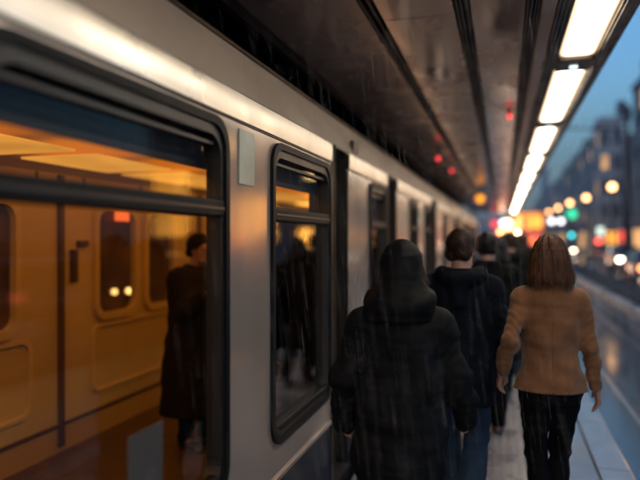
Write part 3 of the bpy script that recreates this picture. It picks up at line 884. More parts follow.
    # head: skull, jaw, nose, brow, chin, ears, lips, eye sockets
    ct, st = math.cos(R(head_turn)), math.sin(R(head_turn))
    def hp(x, y, z): return V(hc[0] + x * ct - y * st, hc[1] + x * st + y * ct, hc[2] + z)
    B.ell(hp(0, -.012, .028), (.078, .098, .092), .02)
    B.ell(hp(0, .022, -.035), (.061, .072, .082), .03)
    B.cone(hp(-.03, .055, -.088), hp(.03, .055, -.088), .024, .024, .02)
    B.cone(hp(0, .086, .012), hp(0, .104, -.026), .009, .014, .010)
    B.cone(hp(-.04, .078, .026), hp(.04, .078, .026), .011, .011, .012)
    B.cone(hp(-.017, .088, -.058), hp(.017, .088, -.058), .0075, .0075, .006)
    for q in (-1, 1):
        B.ell(hp(q * .031, .094, .008), (.014, .012, .010), .008, 's' if False else 'u')
        B.cone(hp(q * .078, -.005, .022), hp(q * .077, .0, -.028), .014, .010, .006, n=V(1, 0, 0), fl=.55)
    def skin_mats(C):
        m_ = np.zeros(len(C))
        for q in (-1, 1):
            e_ = hp(q * .031, .100, .008); m_[np.linalg.norm(C - e_, axis=1) < .0115] = 1
        lp = hp(0, .092, -.058); dd = np.abs(C - lp); m_[(dd[:, 0] < .024) & (dd[:, 1] < .02) & (dd[:, 2] < .008)] = 2
        return m_
    def post(P):
        P = P.copy(); zz = np.clip(P[:, 2] - .9, 0, 1); P[:, 1] += lean * zz * 1.2; return P * S
    body = sdf_object('person', B, [M['skin'], M['eye_dark'], M['lip']], None, skin_mats, post)
    body.location = loc; body.rotation_euler = (0, 0, R(rz))
    tag(body, label, 'person', group)
    nz = noise_fn(seed, .0042)
    # ---------------------------------------------------------------- trousers
    T = SDF((-.30, -.45, .0), (.30, .50, 1.16), vox)
    g = .008 if slim_leg else .022
    for s_ in 'LR':
        T.cone(hip[s_], knee[s_], .088 + g * .6, .056 + g, .025, wr=nz); T.cone(knee[s_], ank[s_] + V(0, 0, .02), .055 + g, (.041 if slim_leg else .052) + g * .8, .02, wr=nz)
        T.cone(knee[s_] * .65 + ank[s_] * .35 + V(0, -.018, 0), knee[s_] * .4 + ank[s_] * .6 + V(0, -.01, 0), .052 + g, .044 + g, .03)
    T.loft([(pelvis_z - .10, 0, -.005, .15, .115), (pelvis_z + .03, 0, -.008, .175, .135), (1.08, 0, 0, .145, .108)], k=.03)
    for s_ in 'LR':
        pass
    sdf_object('trousers', T, leg_mat, body, None, post)
    # ---------------------------------------------------------------- shoes
    for s_ in 'LR':
        Z = SDF((ank[s_][0] - .09, ank[s_][1] - .13, -.012), (ank[s_][0] + .09, ank[s_][1] + .27, .24), min(vox, .008))
        a_ = ank[s_]
        lift = a_[2] - .085
        Z.cone(a_ + V(0, -.005, .03), a_ + V(0, 0, -.03), .050, .050, .02)
        Z.cone(a_ + V(0, -.03, -.045), toe[s_] + V(0, .0, .010), .042, .040, .02)
        Z.cone(a_ + V(0, -.035, -.058), toe[s_] + V(0, .02, -.006), .040, .044, .012, n=V(0, 0, 1), fl=.5)
        Z.cut(lambda x, y, z: .004 + .0 * x - z + 0 * y)
        sdf_object('shoe', Z, shoe_m, body, None, post)
    # ---------------------------------------------------------------- coat
    C = SDF((-.52, -.44, hem - .05), (.52, .55, 1.66), vox)
    b = bulk
    fold = noise_fn(seed + 5, .0055, .55)
    def quilt(x, y, z, *a):
        r = nz(x, y, z)
        if coat == 'puffer': r = .7 * r + .0022 * np.cos(z * 2 * math.pi / .17) ** 8 + 1.7 * fold(x, y, z)
        elif coat == 'fitted': r = .7 * r + 1.25 * fold(x, y, z)
        else: r = .6 * r + .8 * fold(x, y, z)
        return r
    def sleeve_wr(x, y, z, t):
        return quilt(x, y, z) + (.002 if coat == 'fitted' else .0028) * np.sin(t * 34 + 3 * np.sin(x * 40 + seed)) * (1 if coat != 'puffer' else .8)
    if coat == 'fitted':
        rings = [(hem, 0, -.012, .205, .155), (.90, 0, -.010, .198, .148), (1.00, 0, -.006, .170, .130), (1.10, 0, -.002, .150, .118), (1.20, 0, .0, .166, .126), (1.30, 0, 0, .186, .130), (1.38, 0, -.008, .188, .118),
                 (1.43, 0, -.012, .155, .098), (1.465, 0, -.012, .105, .084), (1.50, 0, -.006, .082, .076)]
    elif coat == 'long':
        rings = [(hem, 0, -.02, .24 * b, .20 * b), (.75, 0, -.015, .225 * b, .18 * b), (1.0, 0, -.008, .20 * b, .155 * b), (1.2, 0, 0, .20 * b, .15 * b), (1.33, 0, 0, .21 * b, .145 * b), (1.40, 0, -.008, .195 * b, .125 * b),
                 (1.445, 0, -.012, .14 * b, .10 * b), (1.50, 0, -.006, .09, .085)]
    else:
        rings = [(hem, 0, -.012, .205 * b, .160 * b), (.85, 0, -.010, .213 * b, .165 * b), (1.02, 0, -.006, .208 * b, .158 * b), (1.18, 0, 0, .212 * b, .155 * b), (1.30, 0, 0, .220 * b, .150 * b), (1.39, 0, -.008, .205 * b, .130 * b),
                 (1.44, 0, -.012, .150 * b, .105 * b), (1.475, 0, -.012, .105, .092), (1.53, 0, -.002, .088, .088)]
    if coat == 'puffer':
        rings = [(hem, 0, -.012, .225, .175), (.70, 0, -.012, .232, .182), (.95, 0, -.008, .226, .175), (1.15, 0, -.002, .224, .168), (1.26, 0, -.004, .222, .160), (1.33, 0, -.008, .200, .148), (1.39, 0, -.012, .165, .130), (1.44, 0, -.014, .130, .112), (1.49, 0, -.010, .105, .098), (1.53, 0, -.002, .088, .088)]
    C.loft(rings, k=.02, p=2.2, wr=quilt)
    sr = {'fitted': (.060, .051, .042), 'long': (.075 * b, .066 * b, .058 * b), 'puffer': (.078 * b, .078 * b, .060 * b), 'jacket': (.078 * b, .068 * b, .054 * b)}[coat]
    for s_ in 'LR':
        q = -1 if s_ == 'L' else 1
        si = sh[s_] + V(-q * .01, 0, -.012)
        C.cone(V(q * .075, -.008, 1.427), si, sr[0] * (.9 if shz > 1.4 else .62), sr[0], .045)
        C.cone(si, elb[s_], sr[0], sr[1], .03, wr=sleeve_wr)
        cuff = wri[s_] + hd[s_] * cuff_ext
        C.cone(elb[s_], cuff - hd[s_] * sr[2] * .75, sr[1], sr[2], .022, wr=sleeve_wr)
        # open, flat cuff
        qd = hd[s_]
        sl_ = C.sl(cuff - .1, cuff + .12, 0)
        x, y, z = C.grid(sl_)
        pl_ = (x - cuff[0]) * qd[0] + (y - cuff[1]) * qd[1] + (z - cuff[2]) * qd[2]
        rr = np.sqrt(np.maximum(0, (x - cuff[0]) ** 2 + (y - cuff[1]) ** 2 + (z - cuff[2]) ** 2 - pl_ ** 2))
        m_ = np.where(rr < .085, pl_, -1)
        C.F[sl_] = np.maximum(C.F[sl_], m_.astype(np.float32))
        C.cone(cuff - qd * .05, cuff + qd * .06, sr[2] * .74, sr[2] * .74, .002, mode='s')
    # hollow hem
    C.loft([(hem - .03, 0, rings[0][2], rings[0][3] - .022, rings[0][4] - .022), (hem + .05, 0, rings[0][2], rings[0][3] - .055, rings[0][4] - .055)], k=.002, mode='s')
    # collar or a bunched hood behind the neck
    if coat in ('fitted', 'long', 'jacket'):
        for t in range(0, 9):
            a0 = R(-200 + t * 220 / 9); a1 = R(-200 + (t + 1) * 220 / 9)
            rx, ry = .083 * (1 if b < 1.05 else 1.06), .080
            C.cone((rx * math.cos(a0), -.006 + ry * math.sin(a0), 1.475 + .018 * (1 - math.sin(a0)) * .6), (rx * math.cos(a1), -.006 + ry * math.sin(a1), 1.475 + .018 * (1 - math.sin(a1)) * .6), .026, .026, .012)
    if hood == 'down':
        for t in range(0, 9):
            a0 = R(-205 + t * 230 / 9); a1 = R(-205 + (t + 1) * 230 / 9)
            C.cone((.115 * math.cos(a0), -.03 + .105 * math.sin(a0), 1.475 + .02 * math.cos(2 * a0)), (.115 * math.cos(a1), -.03 + .105 * math.sin(a1), 1.475 + .02 * math.cos(2 * a1)), .043, .043, .02, wr=nz)
        C.cone((0, -.13, 1.45), (0, -.16, 1.33), .06, .035, .03, n=V(0, 1, 0), fl=.7)
    # clear the neck hole
    C.cone((0, .0, 1.47), (0, .02, 1.66), .062, .070, .004, mode='s')
    sdf_object('coat', C, coat_mat, body, None, post)
    # ---------------------------------------------------------------- hood up
    if hood == 'up':
        Hd = SDF((-.26, -.30, 1.32), (.26, .24, 1.82), vox)
        Hd.ell(hp(0, -.014, .026), (.102, .120, .110), .02, wr=lambda x, y, z: .6 * fold(x, y, z))
        Hd.loft([(1.37, 0, -.034, .172, .150), (1.42, 0, -.034, .182, .160), (1.47, 0, -.034, .168, .155), (1.52, 0, -.020, .142, .138), (1.57, 0, .000, .116, .124), (1.63, 0, .008, .105, .120), (1.68, 0, .012, .094, .112)], k=.035, wr=quilt)
        # gathered roll low on the back of the hood
        for t in range(0, 8):
            a0 = R(-190 + t * 200 / 8); a1 = R(-190 + (t + 1) * 200 / 8)
            Hd.cone((.138 * math.cos(a0), -.028 + .125 * math.sin(a0), 1.475 - .035 * math.sin(-a0)), (.138 * math.cos(a1), -.028 + .125 * math.sin(a1), 1.475 - .035 * math.sin(-a1)), .042, .042, .022, wr=nz)
        Hd.ell(hp(0, .085, -.012), (.078, .115, .105), .01, mode='s')
        Hd.ell(hp(0, .008, .020), (.082, .104, .100), .01, mode='s')
        Hd.cone((0, 0, 1.36), (0, .02, 1.60), .075, .080, .01, mode='s')
        sdf_object('hood', Hd, coat_mat, body, None, post)
        # a lock of hair slipping out on the right
        Lk = SDF((-.02, -.1, 1.35), (.2, .2, 1.70), min(vox, .006))
        Lk.cone(hp(.082, .055, .02), hp(.108, .05, -.09), .016, .022, .02); Lk.cone(hp(.108, .05, -.09), hp(.128, .035, -.20), .022, .012, .02, wr=lambda x, y, z, t: .002 * np.sin(x * 500))
        sdf_object('hair', Lk, M['hair_brown'], body, None, post)
        return body
    # ---------------------------------------------------------------- hair
    G = SDF((-.24, -.26, 1.24), (.24, .24, 1.84), min(vox, .0065) if vox < .01 else vox)
    def strands(x, y, z, *a):
        an = np.arctan2(x, -(y - hc[1]))
        return .0032 * np.sin(an * 46 + 2.2 * np.sin(z * 30 + seed) + 3 * np.sin(an * 5)) + .004 * np.sin(an * 13 + z * 14 + seed)
    def tuft(x, y, z, *a):
        return .0025 * np.sin(x * 190 + 2 * np.sin(z * 90 + seed)) * np.sin(y * 170 + z * 120) + .0018 * np.sin(x * 60 + z * 70 + seed)
    if hair == 'long':
        G.ell(hp(0, -.016, .036), (.092, .112, .106), .02, wr=strands)
        G.loft([(1.44, 0, -.055, .100, .080), (1.47, 0, -.050, .116, .094), (1.52, 0, -.034, .126, .108), (1.58, 0, -.012, .115, .115), (1.64, 0, .012, .101, .118), (1.68, 0, .018, .088, .108)], k=.03, wr=strands)
        G.ell(hp(0, .105, -.03), (.074, .10, .105), .01, mode='s')
        G.cone((0, .03, 1.30), (0, .05, 1.56), .060, .06, .01, mode='s')
        # uneven ends
        G.cut(lambda x, y, z: (1.492 + .010 * np.sin(x * 70 + seed) + .008 * np.sin(x * 190)) - z + 0 * y)
    else:
        G.ell(hp(0, -.018, .042), (.089, .110, .098), .02, wr=tuft)
        G.cone(hp(-.04, -.062, -.018), hp(.04, -.062, -.018), .046, .046, .03, wr=tuft)
        G.ell(hp(0, .10, -.030), (.095, .095, .085), .012, mode='s')
        for q in (-1, 1):
            G.ell(hp(q * .09, .012, -.018), (.030, .042, .048), .01, mode='s')
        G.cut(lambda x, y, z: (hc[2] - .068 - z) + 0 * x + 0 * y)
    extra = None
    if hair == 'long' and vox < .01:
        rs = np.random.RandomState(seed); pv = []; pq = []
        prof = np.array([(1.735, .02, .012), (1.715, .062, .07), (1.68, .092, .112), (1.64, .103, .122), (1.58, .117, .117), (1.52, .130, .110), (1.47, .122, .096), (1.42, .104, .082), (1.36, .08, .06)])
        zs_ = prof[::-1, 0]
        for _ in range(620):
            a0 = rs.uniform(-2.05, 2.05); zend = 1.492 + .012 * math.sin(a0 * 5 + 1) + rs.uniform(-.03, .025); z0_ = rs.uniform(1.60, 1.734); off = rs.uniform(-.002, .0035) if rs.rand() > .12 else rs.uniform(.003, .011); wv = rs.uniform(.3, 1.0); ph = rs.uniform(0, 6.28)
            zz_ = np.linspace(z0_, zend, 12); pts = []
            for kk, z_ in enumerate(zz_):
                rx_ = np.interp(z_, zs_, prof[::-1, 1]) + off; ry_ = np.interp(z_, zs_, prof[::-1, 2]) + off
                cy_ = np.interp(z_, [1.36, 1.45, 1.58, 1.68, 1.74], [-.064, -.055, -.012, .018, .02])
                a_ = a0 + .05 * wv * math.sin(z_ * 24 + ph) + (zz_[0] - z_) * .10 * math.sin(ph)
                pts.append((rx_ * math.sin(a_), cy_ - ry_ * math.cos(a_), z_))
            wd = rs.uniform(.0012, .0026)
            b0 = len(pv)
            for kk, p in enumerate(pts):
                rw = wd * (1 - .75 * kk / 11.0); tx_, ty_ = math.cos(a0), math.sin(a0)
                pv += [(p[0] - tx_ * rw, p[1] - ty_ * rw, p[2]), (p[0] + math.sin(a0) * rw, p[1] - math.cos(a0) * rw, p[2]), (p[0] + tx_ * rw, p[1] + ty_ * rw, p[2])]
            for kk in range(11):
                for c_ in range(2):
                    i0 = b0 + kk * 3 + c_; pq.append((i0, i0 + 1, i0 + 4, i0 + 3))
        extra = (np.array(pv), np.array(pq))
    if hair == 'short' and vox < .01:
        rs = np.random.RandomState(seed); pv = []; pq = []
        for _ in range(1100):
            a0 = rs.uniform(-2.35, 2.35); el = rs.uniform(-.45, 1.5); ln = rs.uniform(.018, .034); b0 = len(pv); wd = rs.uniform(.0012, .0024); sw_ = rs.normal() * .5
            for kk in range(4):
                e_ = el - kk * ln / 3 / .10; a_ = a0 + sw_ * kk * .07; ro = 1.0 + .028 * math.sin(kk) + rs.uniform(-.004, .01)
                c_ = math.cos(e_); p = (.091 * ro * c_ * math.sin(a_), -.018 - .112 * ro * c_ * math.cos(a_), .042 + .100 * ro * math.sin(e_)); rw = wd * (1 - .8 * kk / 3)
                ca, sa = math.cos(a_), math.sin(a_)
                for t_ in (-1, 1):
                    pv.append(hp(p[0] + t_ * ca * rw, p[1] + t_ * sa * rw, p[2]))
            for kk in range(3): i0 = b0 + kk * 2; pq.append((i0, i0 + 1, i0 + 3, i0 + 2))
        extra = (np.array(pv), np.array(pq))
    sdf_object('hair', G, hair_m, body, None, post, 1, extra)
    return body

GRP = 'pedestrians walking away along the platform'
hooded = person('person in a bulky black hooded coat walking closest to the train and camera', (-.455, 2.84, .003), 2, 1.625, M['coat_nylon'], M['trouser_black'], M['hair_brown'], M['shoe_black'],
       {'L': (-4, 14, 30, 6), 'R': (4, 15, 34, 4)}, .22, 'L', 'puffer', .545, 1.10, 'short', 'up', .0078, .05, 3, cuff_ext=.09, shz=1.352)
man = person('man with short brown hair in a dark navy coat and blue jeans', (-.245, 3.80, .003), -2, 1.68, M['coat_navy'], M['jeans_blue'], M['hair_brown'], M['shoe_black'],
       {'L': (-12, 8, 12, 2), 'R': (6, 9, 14, 4)}, .30, 'L', 'jacket', .70, 1.04, 'short', 'down', .0078, .03, 11, head_turn=-14)
woman = person('woman with long brown hair in a fitted camel coat and black trousers', (.245, 3.58, .003), 1, 1.645, M['coat_camel'], M['trouser_black'], M['hair_chestnut'], M['shoe_black'],
       {'L': (-30, 15, 60, 6), 'R': (2, 12, 10, 3)}, .24, 'R', 'fitted', .885, 1.0, 'long', None, .0068, .02, 5, slim_leg=True, narrow=.45)
person('man in a charcoal coat walking just beyond the man in navy', (-.126, 5.28, .003), -3, 1.68, M['coat_charcoal'], M['trouser_black'], M['hair_dark'], M['shoe_brown'],
       {'L': (10, 7, 12, 3), 'R': (-8, 8, 14, 3)}, .34, 'R', 'jacket', .66, 1.04, 'short', None, .012, .03, 21, group=None)
person('woman with dark brown hair in a long brownish coat beyond the charcoal coat', (-.05, 6.6, .003), 4, 1.64, M['coat_brownish'], M['trouser_black'], M['hair_dark'], M['shoe_black'],
       {'L': (6, 7, 12, 3), 'R': (-8, 8, 14, 3)}, .26, 'L', 'long', .45, 1.0, 'long', None, .014, .02, 31)
person('person in an olive black coat at the middle of the queue', (.08, 7.65, .003), 0, 1.70, M['coat_olive'], M['jeans_blue'], M['hair_brown'], M['shoe_black'],
       {'L': (10, 7, 12, 3), 'R': (-8, 8, 14, 3)}, .3, 'R', 'jacket', .68, 1.06, 'short', 'down', .014, .03, 41)
person('person in a black coat near the head of the queue', (.02, 11.2, .003), 2, 1.72, M['coat_black'], M['trouser_black'], M['hair_dark'], M['shoe_black'],
       {'L': (8, 7, 12, 3), 'R': (-6, 8, 14, 3)}, .3, 'L', 'jacket', .66, 1.0, 'short', None, .016, .03, 51)
person('farthest walker in a brownish jacket hidden behind the woman in camel', (.42, 13.2, .003), -2, 1.70, M['coat_brownish'], M['jeans_blue'], M['hair_brown'], M['shoe_brown'],
       {'L': (8, 7, 12, 3), 'R': (-6, 8, 14, 3)}, .3, 'R', 'jacket', .68, 1.0, 'short', None, .016, .03, 61)
person('brown-haired person in a dark coat in the queue left of the woman in camel', (.22, 8.7, .003), 3, 1.68, M['coat_charcoal'], M['trouser_black'], M['hair_brown'], M['shoe_black'],
       {'L': (8, 7, 12, 3), 'R': (-6, 8, 14, 3)}, .3, 'L', 'jacket', .68, 1.04, 'long', None, .014, .03, 91)
# passengers inside the train
pas = person('passenger in a long dark coat standing behind the first window with both forearms raised', (-2.33, 4.42, .006), -108, 1.66, M['coat_dark_brown'], M['trouser_black'], M['hair_dark'], M['shoe_black'],
       {'L': (28, 6, 92, 14), 'R': (30, 6, 95, 16)}, .06, 'L', 'long', .30, 1.22, 'short', None, .009, .02, 71)
person('passenger in a dark hooded coat standing behind the second window', (-1.62, 4.15, .006), -80, 1.62, M['coat_black'], M['trouser_black'], M['hair_dark'], M['shoe_black'],
       {'L': (4, 9, 12, 3), 'R': (4, 9, 12, 3)}, .06, 'L', 'puffer', .5, 1.0, 'short', 'up', .011, .03, 81)

# ------------------------------------------------------------------ street furniture
def street_lamp(x, y, label, r=.19, ztop=4.5, gm='globe_warm'):
    e = empty('street_lamp', (x, y, RD), label, 'street lamp', 'street lamps along the tram road')
    MB().lathe((x, y, RD), [(.16, 0), (.15, .25), (.09, .55), (.075, .6), (.055, 2.4), (.045, ztop - RD - .32)], 12).build('pole', M['lamp_post'], e, smooth=True)
    MB().lathe((x, y, ztop), [(.05, -.34), (.10, -.28), (.12, -.20), (.10, -.17)], 12).build('collar', M['lamp_post'], e, smooth=True)
    MB().ball((x, y, ztop), r).build('globe', M[gm], e, smooth=True)
    MB().lathe((x, y, ztop), [(.10, r * .92), (.06, r * 1.15), (.015, r * 1.5)], 12).build('cap', M['lamp_post'], e, smooth=True)
    return e
LP = [(5.83, 37.8, 'street lamp with a glowing globe, nearest and largest in view'), (5.65, 47.6, 'street lamp with a glowing globe, second from the right in view'), (5.2, 54.2, 'street lamp glowing above the green sign'),
      (5.0, 62.9, 'street lamp globe, fourth from the right, above twin white lamps'), (4.8, 72.3, 'farthest small street lamp globe beside the amber tram')]
for x, y, lb in LP: street_lamp(x, y, lb)
for x, y, lb in ((6.1, 27.0, 'street lamp standing nearest, beyond the right edge of view'), (6.3, 17.5, 'street lamp beside the camera, outside the view')):
    street_lamp(x, y, lb, gm='globe_near')

# twin white lamps on one post
e = empty('twin_lamp', (4.92, 64, RD), 'post with two white globes between the tram and the green sign', 'lamp post')
MB().tube((4.92, 64, RD), (4.92, 64, 3.05), .05).tube((4.5, 64, 3.03), (5.34, 64, 3.03), .03).build('pole', M['lamp_post'], e, smooth=True)
for dx in (-.42, .42): MB().ball((4.92 + dx, 64, 3.28), .24).build('globe', M['globe_white'], e, smooth=True)

# green cross sign on a post
e = empty('green_sign', (5.95, 59, RD), 'round green lit sign on a pole below the street lamps', 'sign')
MB().tube((6.2, 59, RD), (6.2, 59, 4.3), .05).tube((6.2, 59, 3.78), (5.5, 59.02, 3.78), .02).build('pole', M['lamp_post'], e, smooth=True)
MB().tube((5.8, 58.9, 3.78), (5.8, 59.0, 3.78), .46, n=24).build('sign_rim', M['lamp_post'], e)
MB().tube((5.8, 58.86, 3.78), (5.8, 58.898, 3.78), .42, n=24).build('sign_face', M['sig_green'], e)

# traffic light
e = empty('traffic_light', (5.26, 53.6, RD), 'traffic light showing its blue-green lamp left of the road', 'traffic light')
MB().tube((5.26, 53.72, RD), (5.26, 53.72, 2.9), .05).build('pole', M['lamp_post'], e, smooth=True)
MB().box(5.09, 5.43, 53.5, 53.66, 1.62, 2.72).build('signal_head', M['black_rubber'], e, bevel=.03)
for z_, mt in ((2.52, 'tyre'), (2.19, 'tyre'), (1.87, 'sig_cyan')):
    MB().tube((5.26, 53.46, z_), (5.26, 53.499, z_), .15).build('lens', M[mt], e)
    MB().tube((5.26, 53.30, z_ + .02), (5.26, 53.499, z_ + .02), .165, cap=False).build('visor', M['black_rubber'], e)

# dark overhead-line mast
e = empty('catenary_mast', (6.72, 38.6, RD), 'tall dark steel mast beside the road on the right', 'mast')
MB().lathe((6.72, 38.6, RD), [(.26, 0), (.24, .5), (.15, .6), (.13, 7.5), (.10, 9.5)], 14).build('pole', M['steel_black'], e, smooth=True)
MB().tube((6.72, 38.6, 7.8), (2.1, 38.6, 8.1), .05, .035).tube((6.72, 38.6, 9.0), (3.4, 38.6, 8.02), .012).build('bracket', M['steel_black'], e, smooth=True)
# pale post with a banner frame near the second lamp
e = empty('tram_stop_post', (5.6, 44.6, RD), 'pale wide post standing under the second street lamp', 'post')
MB().box(5.36, 5.86, 44.5, 44.66, RD, RD + .3).build('foot', M['kerb_stone'], e, bevel=.02)
MB().box(5.40, 5.82, 44.53, 44.63, RD + .3, 3.4).build('panel', M['pavement_wet'], e, bevel=.02)

# ------------------------------------------------------------------ vehicles
def car(x, y, rz, paint, label, group=None, front=False, tail='tail_lamp'):
    """tail towards -Y in the local frame"""
    e = empty('parked_car', (0, 0, 0), label, 'car', group)
    prof = [(-2.1, .35), (-2.15, .6), (-2.08, .88), (-1.9, .96), (-1.35, 1.38), (-.9, 1.47), (.1, 1.47), (.45, 1.40), (1.05, 1.0), (1.95, .84), (2.12, .65), (2.12, .35)]
    rings = []
    for xx, sc in ((-.86, .0), (-.84, 1), (-.62, 2), (.62, 2), (.84, 1), (.86, .0)):
        r_ = []
        for (yy, zz) in prof:
            xs = xx
            if zz > .97: xs = math.copysign(min(abs(xx), .84 - (zz - .97) * .46), xx)
            r_.append((xs, yy * (1 if abs(xx) < .85 else .985), zz if abs(xx) < .85 else min(zz, .93) * .99))
        rings.append(r_)
    MB().extrude(rings).build('body', paint, e, smooth=True, angle=30)
    # glass: side, rear, front
    gl = MB()
    for q in (-1, 1):
        gl.add([(q * .856, -1.75, .995), (q * .856, .95, 1.02), (q * .67, .40, 1.37), (q * .66, -.92, 1.43), (q * .675, -1.30, 1.37)], [(0, 1, 2, 3, 4)])
    gl.build('side_glass', M['tint_glass'], e)
    MB().add([(-.70, -1.90, 1.0), (.70, -1.90, 1.0), (.58, -1.38, 1.40), (-.58, -1.38, 1.40)], [(0, 1, 2, 3)]).build('rear_glass', M['tint_glass'], e)
    MB().add([(-.72, 1.06, 1.03), (.72, 1.06, 1.03), (.58, .47, 1.41), (-.58, .47, 1.41)], [(0, 1, 2, 3)]).build('windscreen', M['tint_glass'], e)
    for q in (-1, 1):
        MB().box(q * .66 - .14, q * .66 + .14, -2.17, -2.08, .66, .86).build('tail_light', M[tail], e, bevel=.03)
        MB().box(q * .62 - .16, q * .62 + .16, 2.05, 2.14, .58, .74).build('headlight', M['head_lamp'], e, bevel=.03)
        for yy in (-1.3, 1.32):
            w_ = MB().tube((q * .70, yy, .32), (q * .89, yy, .32), .32, n=20).build('wheel', M['tyre'], e, smooth=True)
            MB().tube((q * .891, yy, .32), (q * .90, yy, .32), .2, n=16).build('rim', M['rim'], w_)
    MB().box(-.8, .8, -2.16, -2.10, .36, .52).build('bumper', M['tyre'], e, bevel=.03)
    MB().box(-.26, .26, -2.175, -2.155, .56, .66).build('number_plate', M['paint_white'], e)
    e.location = (x, y, RD); e.rotation_euler = (0, 0, R(rz))
    return e
car(5.95, 29.2, 0, M['car_blue'], 'blue grey car with glowing orange rear lamps at the right edge', tail='indicator_orange')
car(7.3, 42.5, 180, M['car_grey'], 'grey car facing the camera behind the dark mast')
car(7.9, 58.5, 0, M['car_red'], 'dark red car seen from behind under the orange shop lights')
car(6.3, 70.5, 180, M['car_grey'], 'grey car with white headlights far up the road')
car(7.6, 33.0, 0, M['car_grey'], 'grey car with red rear lamps just outside the right edge of view')
car(7.2, 18.0, 0, M['car_red'], 'red car beside the camera outside the right edge of view')
car(7.6, 12.2, 0, M['car_blue'], 'blue car parked beside the camera, outside the view')

# tram
e = empty('tram', (2.35, 62, RD), 'red tram with amber lit windows approaching beyond the platform', 'tram')
x0, x1, yf, yb, zt = .75, 3.95, 62, 80, 4.25
rings = []
for yy, ins, dz in ((yf - .02, .22, .18), (yf + .12, .08, .05), (yf + .5, 0, 0), (yb, 0, 0)):
    rings.append([(x0 + ins, yy, RD + .30), (x0 + ins, yy, 2.2), (x0 + ins + .08, yy, 3.9 - dz), (x0 + ins + .4, yy, zt - dz), (x1 - ins - .4, yy, zt - dz), (x1 - ins - .08, yy, 3.9 - dz), (x1 - ins, yy, 2.2), (x1 - ins, yy, RD + .30)])
MB().extrude(rings).build('body', M['tram_red'], e, smooth=True, angle=30)
MB().box(x0 + .45, 1.65, yf - .07, yf - .03, 2.5, 3.75).build('windscreen', M['yellow_window'], e, bevel=.05)
MB().box(2.05, x1 - .4, yf - .07, yf - .03, 2.5, 3.75).build('windscreen', M['amber_window'], e, bevel=.05)
MB().box(x0 + .55, x1 - .55, yf - .07, yf - .03, 1.15, 1.95).build('lower_window', M['shop_red'], e, bevel=.05)
MB().box(1.3, 3.4, yf - .075, yf - .03, 3.80, 4.0).build('destination_display', M['sig_amber'], e, bevel=.02)
for xx in (x0 + .5, x1 - .5): MB().tube((xx, yf - .10, .9), (xx, yf - .02, .9), .2).build('headlight', M['head_lamp'], e)
MB().tube((1.15, yf - .12, 2.15), (1.15, yf - .02, 2.15), .26).build('headlight', M['head_lamp'], e)
for xx, zz in ((1.75, 1.05), (2.45, 1.45), (3.0, 1.0)): MB().tube((xx, yf - .12, zz), (xx, yf - .08, zz), .2).build('marker_lamp', M['sig_amber'], e)
for k in range(8):
    for xx in (x0 - .012, x1 - .018):
        MB().box(xx, xx + .03, 63 + k * 2.1, 64.7 + k * 2.1, 1.0, 2.1).build('side_window', M['amber_window'], e)
MB().box(x0 + .1, x1 - .1, yf + .2, yb - .2, RD + .05, RD + .31).build('underframe', M['tyre'], e)
for yy in (65, 67, 75, 77):
    for xx in (1.40, 3.05): MB().tube((xx - .06, yy, RD + .33), (xx + .06, yy, RD + .33), .32, n=18).build('wheel', M['rim'], e)

# bright signals and lamps at the far end of the platform
def platform_lamp(x, y, z, gm, r, label):
    e_ = empty('platform_lamp', (x, y, 0), label, 'lamp post', 'lamp posts at the far end of the platform')
    MB().lathe((x, y, 0), [(.10, 0), (.09, .1), (.04, .15), (.035, z - r)], 10).build('pole', M['lamp_post'], e_, smooth=True)
    MB().ball((x, y, z), r).build('globe', M[gm], e_, smooth=True)
    MB().lathe((x, y, z), [(.08, r * .95), (.03, r * 1.2)], 10).build('cap', M['lamp_post'], e_, smooth=True)
platform_lamp(0.02, 46.9, 2.72, 'globe_white', .22, 'platform lamp with a pinkish white globe, left of the tram lights')
platform_lamp(-.50, 41.5, 2.55, 'sig_red', .24, 'red signal post lamp leftmost of the far lights')
platform_lamp(.55, 50.0, 1.95, 'globe_white', .26, 'brightest white lamp low before the tram, above the walkers')
platform_lamp(.33, 52.0, 2.75, 'globe_near', .36, 'pale amber lamp between the red signal and the tram')
platform_lamp(.80, 55.0, 2.3, 'sig_amber', .34, 'amber lamp just left of the tram front')
platform_lamp(.62, 47.0, 2.15, 'shop_orange', .2, 'small orange lamp among the far lights, right of the white one')
platform_lamp(-.15, 45.0, 2.1, 'globe_near', .15, 'small bright amber lamp below the pinkish white one')
platform_lamp(.70, 57.5, 2.9, 'sig_red', .36, 'red lamp touching the left edge of the tram')
platform_lamp(.40, 58.0, 1.6, 'sig_red', .36, 'low red lamp just left of the tram headlamp')
platform_lamp(.95, 58.6, 1.9, 'globe_near', .34, 'big amber globe lamp directly before the left tram headlamp')
platform_lamp(.05, 50.5, 2.2, 'sig_amber', .30, 'amber globe lamp between the pinkish white lamp and the brightest one')
platform_lamp(-.25, 48.0, 2.0, 'sig_red', .24, 'red globe lamp behind the small bright amber one')
platform_lamp(-.10, 39.6, 2.25, 'sig_red', .15, 'small red globe lamp nearest at the end of the platform')
platform_lamp(.45, 42.0, 1.9, 'sig_amber', .17, 'amber globe lamp over the heads near the end of the platform')
platform_lamp(.75, 52.5, 1.45, 'sig_red', .30, 'red globe lamp low beside the woman in camel')
platform_lamp(.20, 44.0, 1.75, 'sig_red', .16, 'low red lamp above the heads of the queue')

